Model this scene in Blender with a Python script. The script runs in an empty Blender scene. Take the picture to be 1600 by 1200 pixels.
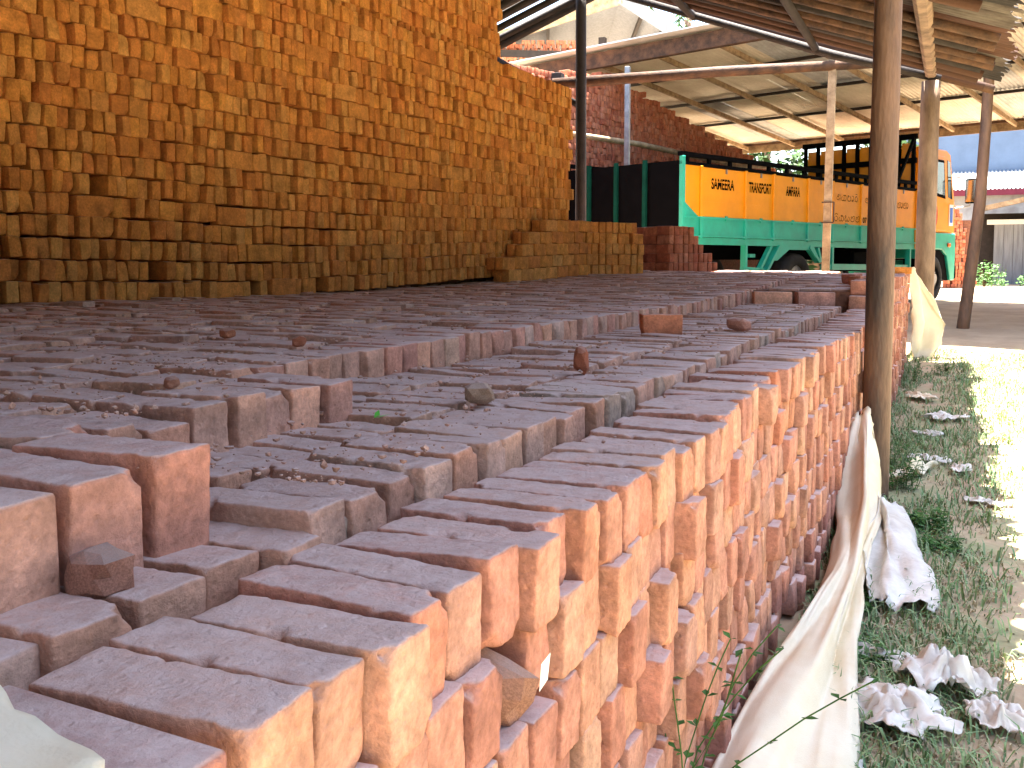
import bpy, bmesh, math, random
import numpy as np
from mathutils import Vector, Matrix, Euler, noise
R = math.radians
random.seed(7); rng = np.random.default_rng(7)
scn = bpy.context.scene
COL = scn.collection

# ---------------------------------------------------------------- camera, sky, sun, exposure
CAM = Vector((.333, 0, 1.04)); YAW = R(24.4); PITCH = R(4.0)
cd = bpy.data.cameras.new('camera'); cam = bpy.data.objects.new('camera', cd); COL.objects.link(cam)
cam.location = CAM; cam.rotation_euler = (R(90) - PITCH, 0, YAW)
cd.sensor_width = 36; cd.lens = 36 * 1500 / 1600; cd.shift_y = -83 / 1600
cd.clip_start = .02; cd.clip_end = 3000
scn.camera = cam
SUN_EL = R(80); SUN_AZ = R(22)          # sun high, a little to the open (+X) side
w = bpy.data.worlds.new('World'); scn.world = w; w.use_nodes = True
nt = w.node_tree; bg = nt.nodes['Background']
sky = nt.nodes.new('ShaderNodeTexSky'); sky.sky_type = 'NISHITA'; sky.sun_disc = False
sky.sun_elevation = SUN_EL; sky.sun_rotation = SUN_AZ; sky.air_density = 1.2; sky.dust_density = 2.0
nt.links.new(sky.outputs[0], bg.inputs[0]); bg.inputs[1].default_value = .078
sl = bpy.data.lights.new('sun', 'SUN'); sl.energy = 5; sl.angle = R(.53); sl.color = (1, .95, .86)
so = bpy.data.objects.new('sun', sl); COL.objects.link(so)
sd = Vector((math.sin(SUN_AZ) * math.cos(SUN_EL), math.cos(SUN_AZ) * math.cos(SUN_EL), math.sin(SUN_EL)))
so.rotation_euler = sd.to_track_quat('Z', 'Y').to_euler(); so.location = (3, 3, 12)
vs = scn.view_settings; vs.view_transform = 'Standard'; vs.look = 'None'; vs.exposure = 3.5; vs.gamma = 1
vs.use_curve_mapping = False
cy = scn.cycles; cy.max_bounces = 10; cy.diffuse_bounces = 8; cy.glossy_bounces = 3; cy.transmission_bounces = 4
cy.use_denoising = True; cy.sample_clamp_indirect = 12

# ---------------------------------------------------------------- helpers
def ground_z(x, y):
    t = min(1, max(0, (y - 8) / 13)); return .30 * t * t * (3 - 2 * t) + max(0, y - 21) * .012
def props(o, label=None, cat=None, group=None, kind=None):
    if label: o['label'] = label
    if cat: o['category'] = cat
    if group: o['group'] = group
    if kind: o['kind'] = kind
    return o
def empty(name, loc=(0, 0, 0), rz=0):
    o = bpy.data.objects.new(name, None); COL.objects.link(o); o.location = loc; o.rotation_euler = (0, 0, rz)
    o.empty_display_size = .1; return o
def link(name, me, m=None, parent=None, M=None):
    o = bpy.data.objects.new(name, me); COL.objects.link(o)
    if m and not me.materials: me.materials.append(m)
    if parent: o.parent = parent
    if M is not None: o.matrix_local = M
    return o
class MB:
    def __init__(s): s.v = []; s.f = []
    def add(s, vs, fs):
        b = len(s.v); s.v += [tuple(v) for v in vs]; s.f += [tuple(i + b for i in f) for f in fs]; return s
    def box(s, a, b):
        (x0, y0, z0), (x1, y1, z1) = a, b
        return s.add([(x0,y0,z0),(x1,y0,z0),(x1,y1,z0),(x0,y1,z0),(x0,y0,z1),(x1,y0,z1),(x1,y1,z1),(x0,y1,z1)],
                     [(0,3,2,1),(4,5,6,7),(0,1,5,4),(1,2,6,5),(2,3,7,6),(3,0,4,7)])
    def beam(s, p, q, wd, h, up=(0, 0, 1)):
        p = Vector(p); q = Vector(q); d = (q - p).normalized(); sd = d.cross(Vector(up))
        if sd.length < 1e-4: sd = Vector((1, 0, 0))
        sd.normalize(); u = sd.cross(d); sd *= wd / 2; u *= h / 2
        return s.add([p-sd-u, p+sd-u, p+sd+u, p-sd+u, q-sd-u, q+sd-u, q+sd+u, q-sd+u],
                     [(0,1,2,3),(7,6,5,4),(0,4,5,1),(1,5,6,2),(2,6,7,3),(3,7,4,0)])
    def tube(s, pts, rad, seg=10, wob=0, seed=0):
        pts = [Vector(p) for p in pts]; n = len(pts); vs = []
        if not hasattr(rad, '__len__'): rad = [rad] * n
        for i, p in enumerate(pts):
            d = (pts[min(i+1, n-1)] - pts[max(i-1, 0)]).normalized()
            a = d.orthogonal().normalized() if abs(d.z) < .9 else d.cross(Vector((0, 1, 0))).normalized()
            b = d.cross(a)
            for k in range(seg):
                t = 2 * math.pi * k / seg
                r = rad[i] * (1 + (wob * noise.noise(Vector((math.cos(t) * 1.3, math.sin(t) * 1.3, i * .35 + seed * 9.1))) if wob else 0))
                vs.append(p + (a * math.cos(t) + b * math.sin(t)) * r)
        fs = [(i*seg+k, i*seg+(k+1)%seg, (i+1)*seg+(k+1)%seg, (i+1)*seg+k) for i in range(n-1) for k in range(seg)]
        fs += [tuple(range(seg-1, -1, -1)), tuple(range((n-1)*seg, n*seg))]
        return s.add(vs, fs)
    def prism(s, poly, y0, y1, ax='y'):   # polygon in (x,z) extruded along y
        n = len(poly)
        mk = (lambda p, t: (p[0], t, p[1])) if ax == 'y' else (lambda p, t: (t, p[0], p[1]))
        vs = [mk(p, y0) for p in poly] + [mk(p, y1) for p in poly]
        return s.add(vs, [tuple(range(n)), tuple(range(2*n-1, n-1, -1))] + [(i, i+n, (i+1)%n+n, (i+1)%n) for i in range(n)])
    def mesh(s, name, smooth=False):
        me = bpy.data.meshes.new(name); me.from_pydata(s.v, [], s.f)
        bm = bmesh.new(); bm.from_mesh(me); bmesh.ops.recalc_face_normals(bm, faces=bm.faces); bm.to_mesh(me); bm.free()
        if smooth: me.polygons.foreach_set('use_smooth', [True] * len(me.polygons))
        return me
    def obj(s, name, m, parent=None, smooth=False, bev=0):
        me = s.mesh(name, smooth)
        if bev:
            bm = bmesh.new(); bm.from_mesh(me)
            bmesh.ops.bevel(bm, geom=bm.edges[:], offset=bev, segments=1, affect='EDGES', profile=.5); bm.to_mesh(me); bm.free()
        return link(name, me, m, parent)

def mat(name, base, rough=.8, var=.25, scale=6, bump=.2, bscale=40, metal=0, col2=None, coord='Object', detail=6, stretch=None, spec=.3):
    m = bpy.data.materials.new(name); m.use_nodes = True; n = m.node_tree.nodes; l = m.node_tree.links
    p = n['Principled BSDF']; p.inputs['Roughness'].default_value = rough; p.inputs['Metallic'].default_value = metal
    p.inputs['Specular IOR Level'].default_value = spec
    tc = n.new('ShaderNodeTexCoord'); mp = n.new('ShaderNodeMapping'); l.new(tc.outputs[coord], mp.inputs[0])
    if stretch: mp.inputs['Scale'].default_value = stretch
    no = n.new('ShaderNodeTexNoise'); no.inputs['Scale'].default_value = scale; no.inputs['Detail'].default_value = detail; no.inputs['Roughness'].default_value = .65
    l.new(mp.outputs[0], no.inputs['Vector'])
    rp = n.new('ShaderNodeValToRGB'); c = Vector(base)
    d2 = Vector(col2) if col2 else c * (1 - var)
    rp.color_ramp.elements[0].position = .35; rp.color_ramp.elements[0].color = (*d2, 1)
    rp.color_ramp.elements[1].position = .65; rp.color_ramp.elements[1].color = (*(c * (1 + var * .3)), 1)
    l.new(no.outputs[0], rp.inputs[0]); l.new(rp.outputs[0], p.inputs['Base Color'])
    if bump:
        nb = n.new('ShaderNodeTexNoise'); nb.inputs['Scale'].default_value = bscale; nb.inputs['Detail'].default_value = 5
        l.new(mp.outputs[0], nb.inputs['Vector'])
        bu = n.new('ShaderNodeBump'); bu.inputs['Strength'].default_value = bump; bu.inputs['Distance'].default_value = .02
        l.new(nb.outputs[0], bu.inputs['Height']); l.new(bu.outputs[0], p.inputs['Normal'])
    return m

def brick_mat(name, cols, dust=(.64, .48, .43), dust_amt=.85, bump=.8):
    m = bpy.data.materials.new(name); m.use_nodes = True; n = m.node_tree.nodes; l = m.node_tree.links
    p = n['Principled BSDF']; p.inputs['Roughness'].default_value = .93; p.inputs['Specular IOR Level'].default_value = .15
    at = n.new('ShaderNodeAttribute'); at.attribute_name = 'brnd'
    oi = n.new('ShaderNodeObjectInfo')
    ad = n.new('ShaderNodeMath'); ad.operation = 'ADD'; l.new(at.outputs['Fac'], ad.inputs[0]); l.new(oi.outputs['Random'], ad.inputs[1])
    fr = n.new('ShaderNodeMath'); fr.operation = 'FRACT'; l.new(ad.outputs[0], fr.inputs[0])
    rp = n.new('ShaderNodeValToRGB'); els = rp.color_ramp.elements
    while len(els) < len(cols): els.new(.5)
    for i, c in enumerate(cols): els[i].position = i / (len(cols) - 1); els[i].color = (*c, 1)
    l.new(fr.outputs[0], rp.inputs[0])
    tc = n.new('ShaderNodeTexCoord')
    cb = n.new('ShaderNodeVectorMath'); cb.operation = 'ADD'
    sc = n.new('ShaderNodeMath'); sc.operation = 'MULTIPLY'; sc.inputs[1].default_value = 57; l.new(fr.outputs[0], sc.inputs[0])
    l.new(tc.outputs['Object'], cb.inputs[0]); l.new(sc.outputs[0], cb.inputs[1])
    def nz(s, d, r=.6):
        q = n.new('ShaderNodeTexNoise'); q.inputs['Scale'].default_value = s; q.inputs['Detail'].default_value = d; q.inputs['Roughness'].default_value = r
        l.new(cb.outputs[0], q.inputs['Vector']); return q
    n1 = nz(14, 5); n2 = nz(90, 6, .7); n3 = nz(32, 5, .7)
    mr = n.new('ShaderNodeMapRange'); mr.inputs[1].default_value = .3; mr.inputs[2].default_value = .7; mr.inputs[3].default_value = .62; mr.inputs[4].default_value = 1.28
    l.new(n1.outputs[0], mr.inputs[0])
    mr2 = n.new('ShaderNodeMapRange'); mr2.inputs[1].default_value = .3; mr2.inputs[2].default_value = .7; mr2.inputs[3].default_value = .7; mr2.inputs[4].default_value = 1.2
    l.new(n2.outputs[0], mr2.inputs[0])
    mm = n.new('ShaderNodeMath'); mm.operation = 'MULTIPLY'; l.new(mr.outputs[0], mm.inputs[0]); l.new(mr2.outputs[0], mm.inputs[1])
    vm = n.new('ShaderNodeVectorMath'); vm.operation = 'SCALE'; l.new(rp.outputs[0], vm.inputs[0]); l.new(mm.outputs[0], vm.inputs['Scale'])
    # settled dust on upward faces, broken up by noise
    ge = n.new('ShaderNodeNewGeometry'); sx = n.new('ShaderNodeSeparateXYZ'); l.new(ge.outputs['Normal'], sx.inputs[0])
    dz = n.new('ShaderNodeMapRange'); dz.inputs[1].default_value = .55; dz.inputs[2].default_value = .95; l.new(sx.outputs[2], dz.inputs[0])
    dn = n.new('ShaderNodeMapRange'); dn.inputs[1].default_value = .36; dn.inputs[2].default_value = .6; dn.inputs[3].default_value = .6; dn.inputs[4].default_value = 1; l.new(n3.outputs[0], dn.inputs[0])
    dm = n.new('ShaderNodeMath'); dm.operation = 'MULTIPLY'; l.new(dz.outputs[0], dm.inputs[0]); l.new(dn.outputs[0], dm.inputs[1])
    dm2 = n.new('ShaderNodeMath'); dm2.operation = 'MULTIPLY'; dm2.inputs[1].default_value = dust_amt; l.new(dm.outputs[0], dm2.inputs[0])
    mx = n.new('ShaderNodeMix'); mx.data_type = 'RGBA'; l.new(dm2.outputs[0], mx.inputs[0]); l.new(vm.outputs[0], mx.inputs[6]); mx.inputs[7].default_value = (*dust, 1)
    l.new(mx.outputs[2], p.inputs['Base Color'])
    # pits and grain
    vo = n.new('ShaderNodeTexVoronoi'); vo.inputs['Scale'].default_value = 70; l.new(cb.outputs[0], vo.inputs['Vector'])
    vr = n.new('ShaderNodeMapRange'); vr.inputs[1].default_value = .0; vr.inputs[2].default_value = .28; l.new(vo.outputs['Distance'], vr.inputs[0])
    am = n.new('ShaderNodeMath'); am.operation = 'MULTIPLY_ADD'; am.inputs[1].default_value = .35; l.new(vr.outputs[0], am.inputs[0]); l.new(n2.outputs[0], am.inputs[2])
    bu = n.new('ShaderNodeBump'); bu.inputs['Strength'].default_value = bump; bu.inputs['Distance'].default_value = .005
    l.new(am.outputs[0], bu.inputs['Height']); l.new(bu.outputs[0], p.inputs['Normal'])
    return m

M = {}
M['brick'] = brick_mat('pink_orange_brick', [(.50,.195,.125),(.52,.24,.165),(.44,.19,.135),(.56,.30,.20),(.50,.21,.14),(.46,.24,.175),(.56,.27,.165),(.49,.22,.155),(.38,.165,.12),(.58,.33,.22),(.52,.20,.12)])
M['tall'] = brick_mat('orange_brick', [(.56,.20,.045),(.64,.27,.06),(.50,.17,.04),(.66,.30,.08),(.55,.20,.045),(.60,.28,.08),(.53,.18,.045),(.64,.25,.06)], dust_amt=.3)
M['red'] = brick_mat('red_brick', [(.42,.13,.07),(.50,.18,.09),(.38,.11,.06),(.52,.22,.13),(.45,.14,.07)], dust_amt=.5)
M['grey'] = brick_mat('grey_dusty_brick', [(.40,.27,.20),(.46,.32,.24),(.42,.26,.18),(.47,.33,.25)])
M['dusty'] = brick_mat('dusty_terrace_brick', [(.46,.22,.14),(.52,.28,.18),(.44,.22,.15),(.50,.30,.22),(.48,.24,.16)], dust=(.58,.425,.38), dust_amt=.95)
M['core'] = mat('packed_brick_core', (.20,.085,.05), .95, .4, 20, .3)  # darker than the bricks, so the gaps between them look shaded
M['post'] = mat('weathered_brown_post', (.22,.12,.07), .62, .5, 5, .35, 60, col2=(.055,.035,.027), stretch=(1, 1, .25), spec=.4)
M['post2'] = mat('pale_brown_trunk', (.27,.18,.12), .7, .5, 5, .4, 50, col2=(.11,.07,.045), stretch=(1, 1, .3))
M['dark'] = mat('dark_timber', (.030,.021,.017), .75, .4, 8, .3, 50)
M['timber'] = mat('brown_timber', (.10,.048,.024), .75, .5, 7, .4, 50, col2=(.035,.018,.011))
M['paletimber'] = mat('pale_timber', (.38,.27,.16), .75, .4, 7, .3, 50, col2=(.20,.13,.07))
M['zinc'] = mat('pale_zinc_sheet', (.66,.60,.49), .55, .22, 1.6, .05, 30, metal=.15, col2=(.54,.47,.36))
M['zincgrey'] = mat('grey_zinc_sheet', (.42,.43,.43), .5, .3, 2, .05, 30, metal=.2, col2=(.28,.27,.26))
RUST = [mat('rusty_sheet_brown', (.065,.028,.015), .85, .5, 4, .2, 30, col2=(.06,.03,.02)), mat('rusty_sheet_dark', (.03,.024,.022), .8, .5, 4, .2, 30),
        mat('weathered_sheet_grey', (.10,.082,.066), .7, .4, 3, .15, 30, col2=(.04,.026,.02)), mat('rusty_sheet_red', (.07,.028,.015), .85, .5, 4, .2, 30, col2=(.07,.035,.025))]
M['tarp'] = mat('cream_woven_sheet', (.80,.71,.55), .6, .10, 3, .12, 300, col2=(.72,.59,.40))
M['plastic'] = mat('dirty_white_plastic', (.74,.70,.64), .5, .15, 7, .1, 60, col2=(.56,.49,.42))
M['yellow'] = mat('yellow_truck_paint', (.78,.285,.003), .38, .12, 3, .02, 20, spec=.5)
M['green'] = mat('sea_green_truck_paint', (.015,.40,.27), .35, .2, 3, .03, 20, spec=.5, col2=(.02,.30,.21))
M['dgreen'] = mat('dark_green_paint', (.003,.045,.03), .7, .3, 4, .03, 20, spec=.05)
M['black'] = mat('black_paint', (.003,.003,.0035), .75, .3, 5, .05, 30, spec=.02)
M['rubber'] = mat('tyre_rubber', (.018,.017,.017), .8, .3, 10, .2, 50)
M['steel'] = mat('grey_steel', (.30,.30,.31), .4, .3, 10, .05, 50, metal=.6)
M['glass'] = mat('dark_window_glass', (.03,.035,.04), .06, .1, 3, 0, spec=.9)
M['mirror'] = mat('mirror_chrome', (.75,.76,.78), .12, .05, 3, 0, metal=1)
M['redpaint'] = mat('red_emblem_paint', (.55,.04,.012), .4, .3, 20, 0)
M['orange'] = mat('orange_lamp', (.75,.16,.02), .25, .1, 5, 0)
M['white'] = mat('white_paint', (.78,.78,.76), .6, .08, 4, .05)
M['blue'] = mat('blue_paint', (.05,.14,.5), .5, .1, 4, 0)
M['bluewall'] = mat('pale_blue_wall', (.15,.20,.28), .7, .12, 2, .05)
M['greywall'] = mat('grey_plank_wall', (.25,.26,.28), .8, .3, 3, .2, stretch=(6, 6, .4))
M['door'] = mat('blue_grey_door', (.22,.27,.33), .7, .2, 3, .1)
M['maroon'] = mat('maroon_fascia', (.22,.03,.05), .6, .2, 3, .05)
M['leafgreen'] = mat('weed_leaf', (.065,.15,.03), .6, .4, 30, 0, col2=(.035,.085,.02), spec=.15)
M['treeleaf'] = mat('tree_leaf', (.035,.07,.016), .6, .4, 3, 0, col2=(.02,.042,.010), spec=.1)
M['palm'] = mat('palm_leaf', (.03,.075,.010), .6, .4, 5, 0, col2=(.02,.045,.008), spec=.1)

# ---------------------------------------------------------------- brick meshes
def brick_mesh(name, cuts, L=.195, W=.0672, H=.0955, r=.008, amp=.002, chip=.0, seed=0, fine=0):
    h = np.array([L, W, H]) / 2
    def ticks(i):
        k = cuts[i]; rr = r * 1.0
        return np.concatenate([[-h[i]], np.linspace(-h[i] + rr, h[i] - rr, k), [h[i]]])
    T = [ticks(i) for i in range(3)]
    key = {}; V = []; Fc = []
    def vid(p):
        k = tuple(np.round(p, 5))
        if k not in key: key[k] = len(V); V.append(np.array(p))
        return key[k]
    for ax in range(3):
        a, b = [(1, 2), (2, 0), (0, 1)][ax]
        for sgn in (-1, 1):
            for i in range(len(T[a]) - 1):
                for j in range(len(T[b]) - 1):
                    q = []
                    for (u, v) in ((i, j), (i+1, j), (i+1, j+1), (i, j+1)):
                        p = np.zeros(3); p[ax] = sgn * h[ax]; p[a] = T[a][u]; p[b] = T[b][v]; q.append(vid(p))
                    Fc.append(q if sgn > 0 else q[::-1])
    rs = random.Random(seed); V = np.array(V)
    inner = np.clip(V, -(h - r), h - r); d = V - inner; n = np.linalg.norm(d, axis=1, keepdims=True); n[n == 0] = 1
    V = inner + d / n * r
    chips = [(np.array([rs.choice((-1, 1)) * h[0] * rs.choice((1, 1, rs.random())), rs.choice((-1, 1)) * h[1], rs.choice((-1, 1)) * h[2]]), rs.uniform(.006, .02)) for _ in range(7)] if chip else []
    sk = [rs.uniform(-.025, .025) for _ in range(4)]
    out = []
    for p in V:
        s = Vector(p)
        o = noise.noise_vector(s * 14 + Vector((seed * 3.7, 1, 2))) * amp * 1.6 + noise.noise_vector(s * 55 + Vector((seed * 1.7, 5, 2))) * amp
        if fine: o += noise.noise_vector(s * 130 + Vector((seed, 5, 2))) * fine + noise.noise_vector(s * 260 + Vector((seed, 9, 2))) * fine * .6
        for c, rad in chips:
            dd = (s - Vector(c)).length
            if dd < rad: o -= s.normalized() * (rad - dd) * chip
        s = s + o
        s.y += s.x * sk[0] + s.z * sk[1]; s.z += s.x * sk[2] + s.y * sk[3]
        out.append(s)
    me = bpy.data.meshes.new(name); me.from_pydata(out, [], Fc)
    me.polygons.foreach_set('use_smooth', [True] * len(me.polygons))
    return me
HI = [brick_mesh('brick_near', (30, 11, 15), r=.0032, amp=.0010, chip=.85, seed=i, fine=.0009) for i in range(12)]
MID = [brick_mesh('brick_mid', (6, 3, 4), r=.004, amp=.0013, chip=.7, seed=20 + i) for i in range(10)]
LOW = [brick_mesh('brick_far', (2, 2, 2), r=.005, amp=.002, chip=0, seed=40 + i) for i in range(8)]
LOWV = []
for me in LOW:
    v = np.empty(len(me.vertices) * 3); me.vertices.foreach_get('co', v)
    LOWV.append((v.reshape(-1, 3), np.array([list(p.vertices) for p in me.polygons])))
def with_mat(me, m):
    k = me.name.split('.')[0] + '|' + m.name
    c = VAR.get((me.name, m.name))
    if not c: c = me.copy(); c.name = me.name.split('.')[0]; c.materials.append(m); VAR[(me.name, m.name)] = c
    return c
VAR = {}
FWD = cam.rotation_euler.to_matrix() @ Vector((0, 0, -1)); RGT = cam.rotation_euler.to_matrix() @ Vector((1, 0, 0)); UPV = RGT.cross(FWD)
def in_view(p, mx=60):
    v = Vector(p) - CAM; d = v.dot(FWD)
    if d < .15: return False, d
    x = 800 + 1500 * v.dot(RGT) / d; y = 517 - 1500 * v.dot(UPV) / d
    return (-mx < x < 1600 + mx and -mx < y < 1200 + mx), d
class Stack:
    """a stack of bricks: the ones that show largest are separate parts, the rest one joined part"""
    def __init__(s, name, label, m, loc, limit=298, group=None):
        s.root = props(empty(name, loc), label, 'brick stack', group); s.m = m; s.b = []; s.limit = limit; s.loc = Vector(loc)
    def put(s, x, y, z, rz=0, rx=0, ry=0, sc=(1, 1, 1), m=None):
        s.b.append((Vector((x, y, z)), Euler((rx, ry, rz)), Vector(sc), m or s.m))
    def done(s):
        sel = []; rest = []
        for b in s.b:
            ok, d = in_view(b[0]); (sel if ok else rest).append((d, b))
        sel.sort(key=lambda t: t[0]); rest = [b for d, b in rest] + [b for d, b in sel[s.limit:]]
        for i, (d, (p, e, sc, m)) in enumerate(sel[:s.limit]):
            src = HI if d < 2.2 else MID if d < 6 else LOW
            o = bpy.data.objects.new('brick', with_mat(random.choice(src), m)); COL.objects.link(o); o.parent = s.root
            o.location = p - s.loc; o.rotation_euler = e; o.scale = sc
        bym = {}
        for b in rest: bym.setdefault(b[3].name, []).append(b)
        for mn, L in bym.items():
            V = []; Fs = []; A = []; off = 0
            for (p, e, sc, m) in L:
                v, f = random.choice(LOWV); mt = np.array(e.to_matrix())
                V.append((v * np.array(sc)) @ mt.T + np.array(p - s.loc)); Fs.append(f + off); off += len(v); A.append(np.full(len(v), random.random()))
            V = np.concatenate(V); Fs = np.concatenate(Fs); A = np.concatenate(A)
            me = bpy.data.meshes.new('packed_bricks'); me.from_pydata(V.tolist(), [], Fs.tolist())
            me.polygons.foreach_set('use_smooth', [True] * len(me.polygons))
            at = me.attributes.new('brnd', 'FLOAT', 'POINT'); at.data.foreach_set('value', A.astype(np.float32))
            props(link('packed_bricks', me, L[0][3], s.root), kind='stuff')
    def core(s, boxes, m=None, name='packed_core'):
        mb = MB()
        for a, b in boxes: mb.box(Vector(a) - s.loc, Vector(b) - s.loc)
        return mb.obj(name, m or M['core'], s.root)
g = random.gauss; U = random.uniform
BP = .0755      # brick pitch along a course
CH = .0935      # course height

# ---------------------------------------------------------------- ground
def grid(name, xs, ys, fz, m):
    V = [(x, y, fz(x, y)) for y in ys for x in xs]; nx = len(xs)
    me = bpy.data.meshes.new(name); me.from_pydata(V, [], [(j*nx+i, j*nx+i+1, (j+1)*nx+i+1, (j+1)*nx+i) for j in range(len(ys)-1) for i in range(nx-1)])
    me.polygons.foreach_set('use_smooth', [True] * len(me.polygons)); return link(name, me, m)
xs = [-600, -200, -60, -25, -12, -6, -2] + list(np.arange(-.4, 4, .12)) + [4.5, 5.5, 7, 10, 16, 30, 80, 250, 600]
ys = [-600, -100, -30, -8, -2, 0, 1] + list(np.arange(1.4, 13, .12)) + list(np.arange(13.3, 24, .6)) + [26, 30, 36, 45, 60, 90, 200, 700]
def gz(x, y):
    b = ground_z(x, y)
    if -.5 < x < 5 and 1 < y < 14: b += .018 * noise.noise(Vector((x * 2.2, y * 2.2, 0))) + .008 * noise.noise(Vector((x * 7, y * 7, 3)))
    return b if y < 60 else ground_z(x, 60)
gm = mat('dry_soil', (.44,.33,.22), .95, .3, 1.4, .5, 18, col2=(.33,.24,.155))
# mix in low green cover beside the wall
n = gm.node_tree.nodes; l = gm.node_tree.links; p = n['Principled BSDF']
tc = n.new('ShaderNodeTexCoord'); nz = n.new('ShaderNodeTexNoise'); nz.inputs['Scale'].default_value = 3; nz.inputs['Detail'].default_value = 8; l.new(tc.outputs['Object'], nz.inputs['Vector'])
sx = n.new('ShaderNodeSeparateXYZ'); l.new(tc.outputs['Object'], sx.inputs[0])
yr = n.new('ShaderNodeMapRange'); yr.inputs[1].default_value = 12.6; yr.inputs[2].default_value = 11.0; l.new(sx.outputs[1], yr.inputs[0])
nr = n.new('ShaderNodeMapRange'); nr.inputs[1].default_value = .42; nr.inputs[2].default_value = .6; l.new(nz.outputs[0], nr.inputs[0])
mu = n.new('ShaderNodeMath'); mu.operation = 'MULTIPLY'; l.new(yr.outputs[0], mu.inputs[0]); l.new(nr.outputs[0], mu.inputs[1])
mx = n.new('ShaderNodeMix'); mx.data_type = 'RGBA'; l.new(mu.outputs[0], mx.inputs[0]); l.new(p.inputs['Base Color'].links[0].from_socket, mx.inputs[6]); mx.inputs[7].default_value = (.30, .29, .16, 1)
l.new(mx.outputs[2], p.inputs['Base Color'])
props(grid('ground', xs, ys, gz, gm), kind='structure')

# ---------------------------------------------------------------- front brick stack (long low wall with ledge)
FS = Stack('brick_stack', 'long low stack of bricks on edge with rough front face beside the grass', M['brick'], (-.4, 4, 0))
def wall_x(y): return -.065 + .012 * math.sin(y * 1.7) + .008 * math.sin(y * 4.1 + 1) + min(.035, max(0, y - 1.5) * .012)
for k in range(10):
    y = -.35
    while y < 10.66:
        top = 8 if y < 6.55 else 10
        wgap = BP + max(-.002, g(.001, .003))
        if k < top and not (k < 5 and y < .9):
            zlow = -.010 * max(0, 1 - max(0, y - 1.0) / 1.6) * (k + 1) / 8
            proud = g(0, .009) + (.02 if random.random() < .06 else 0)
            if not (random.random() < .012 and k < 7) and not (k == 6 and .84 < y < .93):
                FS.put(wall_x(y) - .0975 + proud, y, .047 + k * CH + zlow + g(0, .003) + .006 * math.sin(y * 2.3 + k), R(g(0, 1.8)), R(g(0, 1.6)), R(g(0, 1.2)),
                       (1 + g(0, .012), 1 + g(0, .05), 1 + g(0, .025)))
        y += wgap
# ledge rows behind the front course
for (xc, zt, y0, y1, mm) in ((-.370, .774, .86, 6.35, None), (-.572, .780, .86, 6.35, None), (-.780, .775, 1.38, 6.35, None)):
    y = y0
    while y < y1:
        zz = zt + .012 * noise.noise(Vector((xc * 9, y * 1.9, 0))) + g(0, .004)
        FS.put(xc + .01 * noise.noise(Vector((xc, y * 2, 4))) + g(0, .006), y, zz - .0485, R(g(0, 2.2)), R(g(0, 2)), R(g(0, 1.3)), (1, 1 + g(0, .05), 1), M['grey'] if (random.random() < .25 and xc > -.5) else M['dusty'])
        y += BP + max(-.002, g(.002, .004))
y = .1
while y < .9:      # greyish bricks under the near upper course
    FS.put(-.372 + g(0, .006), y, .757 - .0485 + g(0, .003), R(g(0, 3)), R(g(0, 2)), 0, (1, 1.15, 1), M['dusty'] if random.random() < .6 else M['grey']); y += .088
for i, (xc, yc) in enumerate(((-.715, 6.43), (-.46, 6.56), (-.205, 6.69), (.02, 6.8))):      # stretchers closing the step
    if i < 3: FS.put(xc, yc, .805 + g(0, .003), R(27 + g(0, 2)), 0, 0, (1.27, 1.1, 1.12), M['brick'])
for xc in (-.27, -.47, -.67):      # top of the raised far part
    y = 6.75 + (-.27 - xc) * -.25
    while y < 10.66:
        FS.put(xc + g(0, .006), y, .872 + .065 * min(1, max(0, (y - 6.8) / 1.3)) - .0485 + g(0, .004), R(g(0, 2)), R(g(0, 2)), 0, (1, 1, 1), M['dusty']); y += BP + max(-.002, g(.001, .003))
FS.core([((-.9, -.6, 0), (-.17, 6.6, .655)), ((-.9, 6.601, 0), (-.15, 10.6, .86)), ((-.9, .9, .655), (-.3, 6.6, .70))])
FS.done()

# ---------------------------------------------------------------- terrace of bricks behind it
TS = Stack('brick_stack', 'broad flat dusty terrace of bricks laid on edge under the shed', M['dusty'], (-2, 5, 0))
def terr_z(x, y): 
    t = min(1, max(0, (y - 5.0) / 4.5)); t2 = min(1, max(0, (-1.2 - x) / 2))
    return .84 + (.008 if y < .83 else 0) + .10 * t * t * (3 - 2 * t) + .03 * t2 + .006 * noise.noise(Vector((x * 1.5, y * 1.5, 0)))
def edge_x(y): return -.36 if y < .79 else -.615 if y < 1.38 else -.875 + .01 * math.sin(y * 2)
r_ = 0
while r_ < 17:
    y = -.6 + U(0, .05)
    while y < 12.4:
        x = edge_x(y) - .0975 - r_ * .2005
        lim = -3.75 + (y + 2) * .0935 if y < 8.3 else -5.2
        if x > lim - .2:
            edge = r_ == 0; big = edge and y < .79
            TS.put(x + g(0, .006), y, terr_z(x, y) - .0485 + g(0, .003 if edge else .0045) - (.012 if random.random() < .05 else 0) - (.005 if big else 0), R(g(0, 1.8)), R(g(0, 1.5)), R(g(0, 1)), (1, (1.2 if big else 1) + g(0, .04), 1.17 if big else 1.02 if edge else 1),
                   M['brick'] if edge and random.random() < .75 else None)
        y += BP * (1.2 if r_ == 0 and y < .79 else 1) + max(-.001, g(.001, .003))
    r_ += 1
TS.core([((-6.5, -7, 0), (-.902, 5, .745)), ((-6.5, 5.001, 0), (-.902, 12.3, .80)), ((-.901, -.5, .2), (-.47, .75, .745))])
TS.done()

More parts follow.
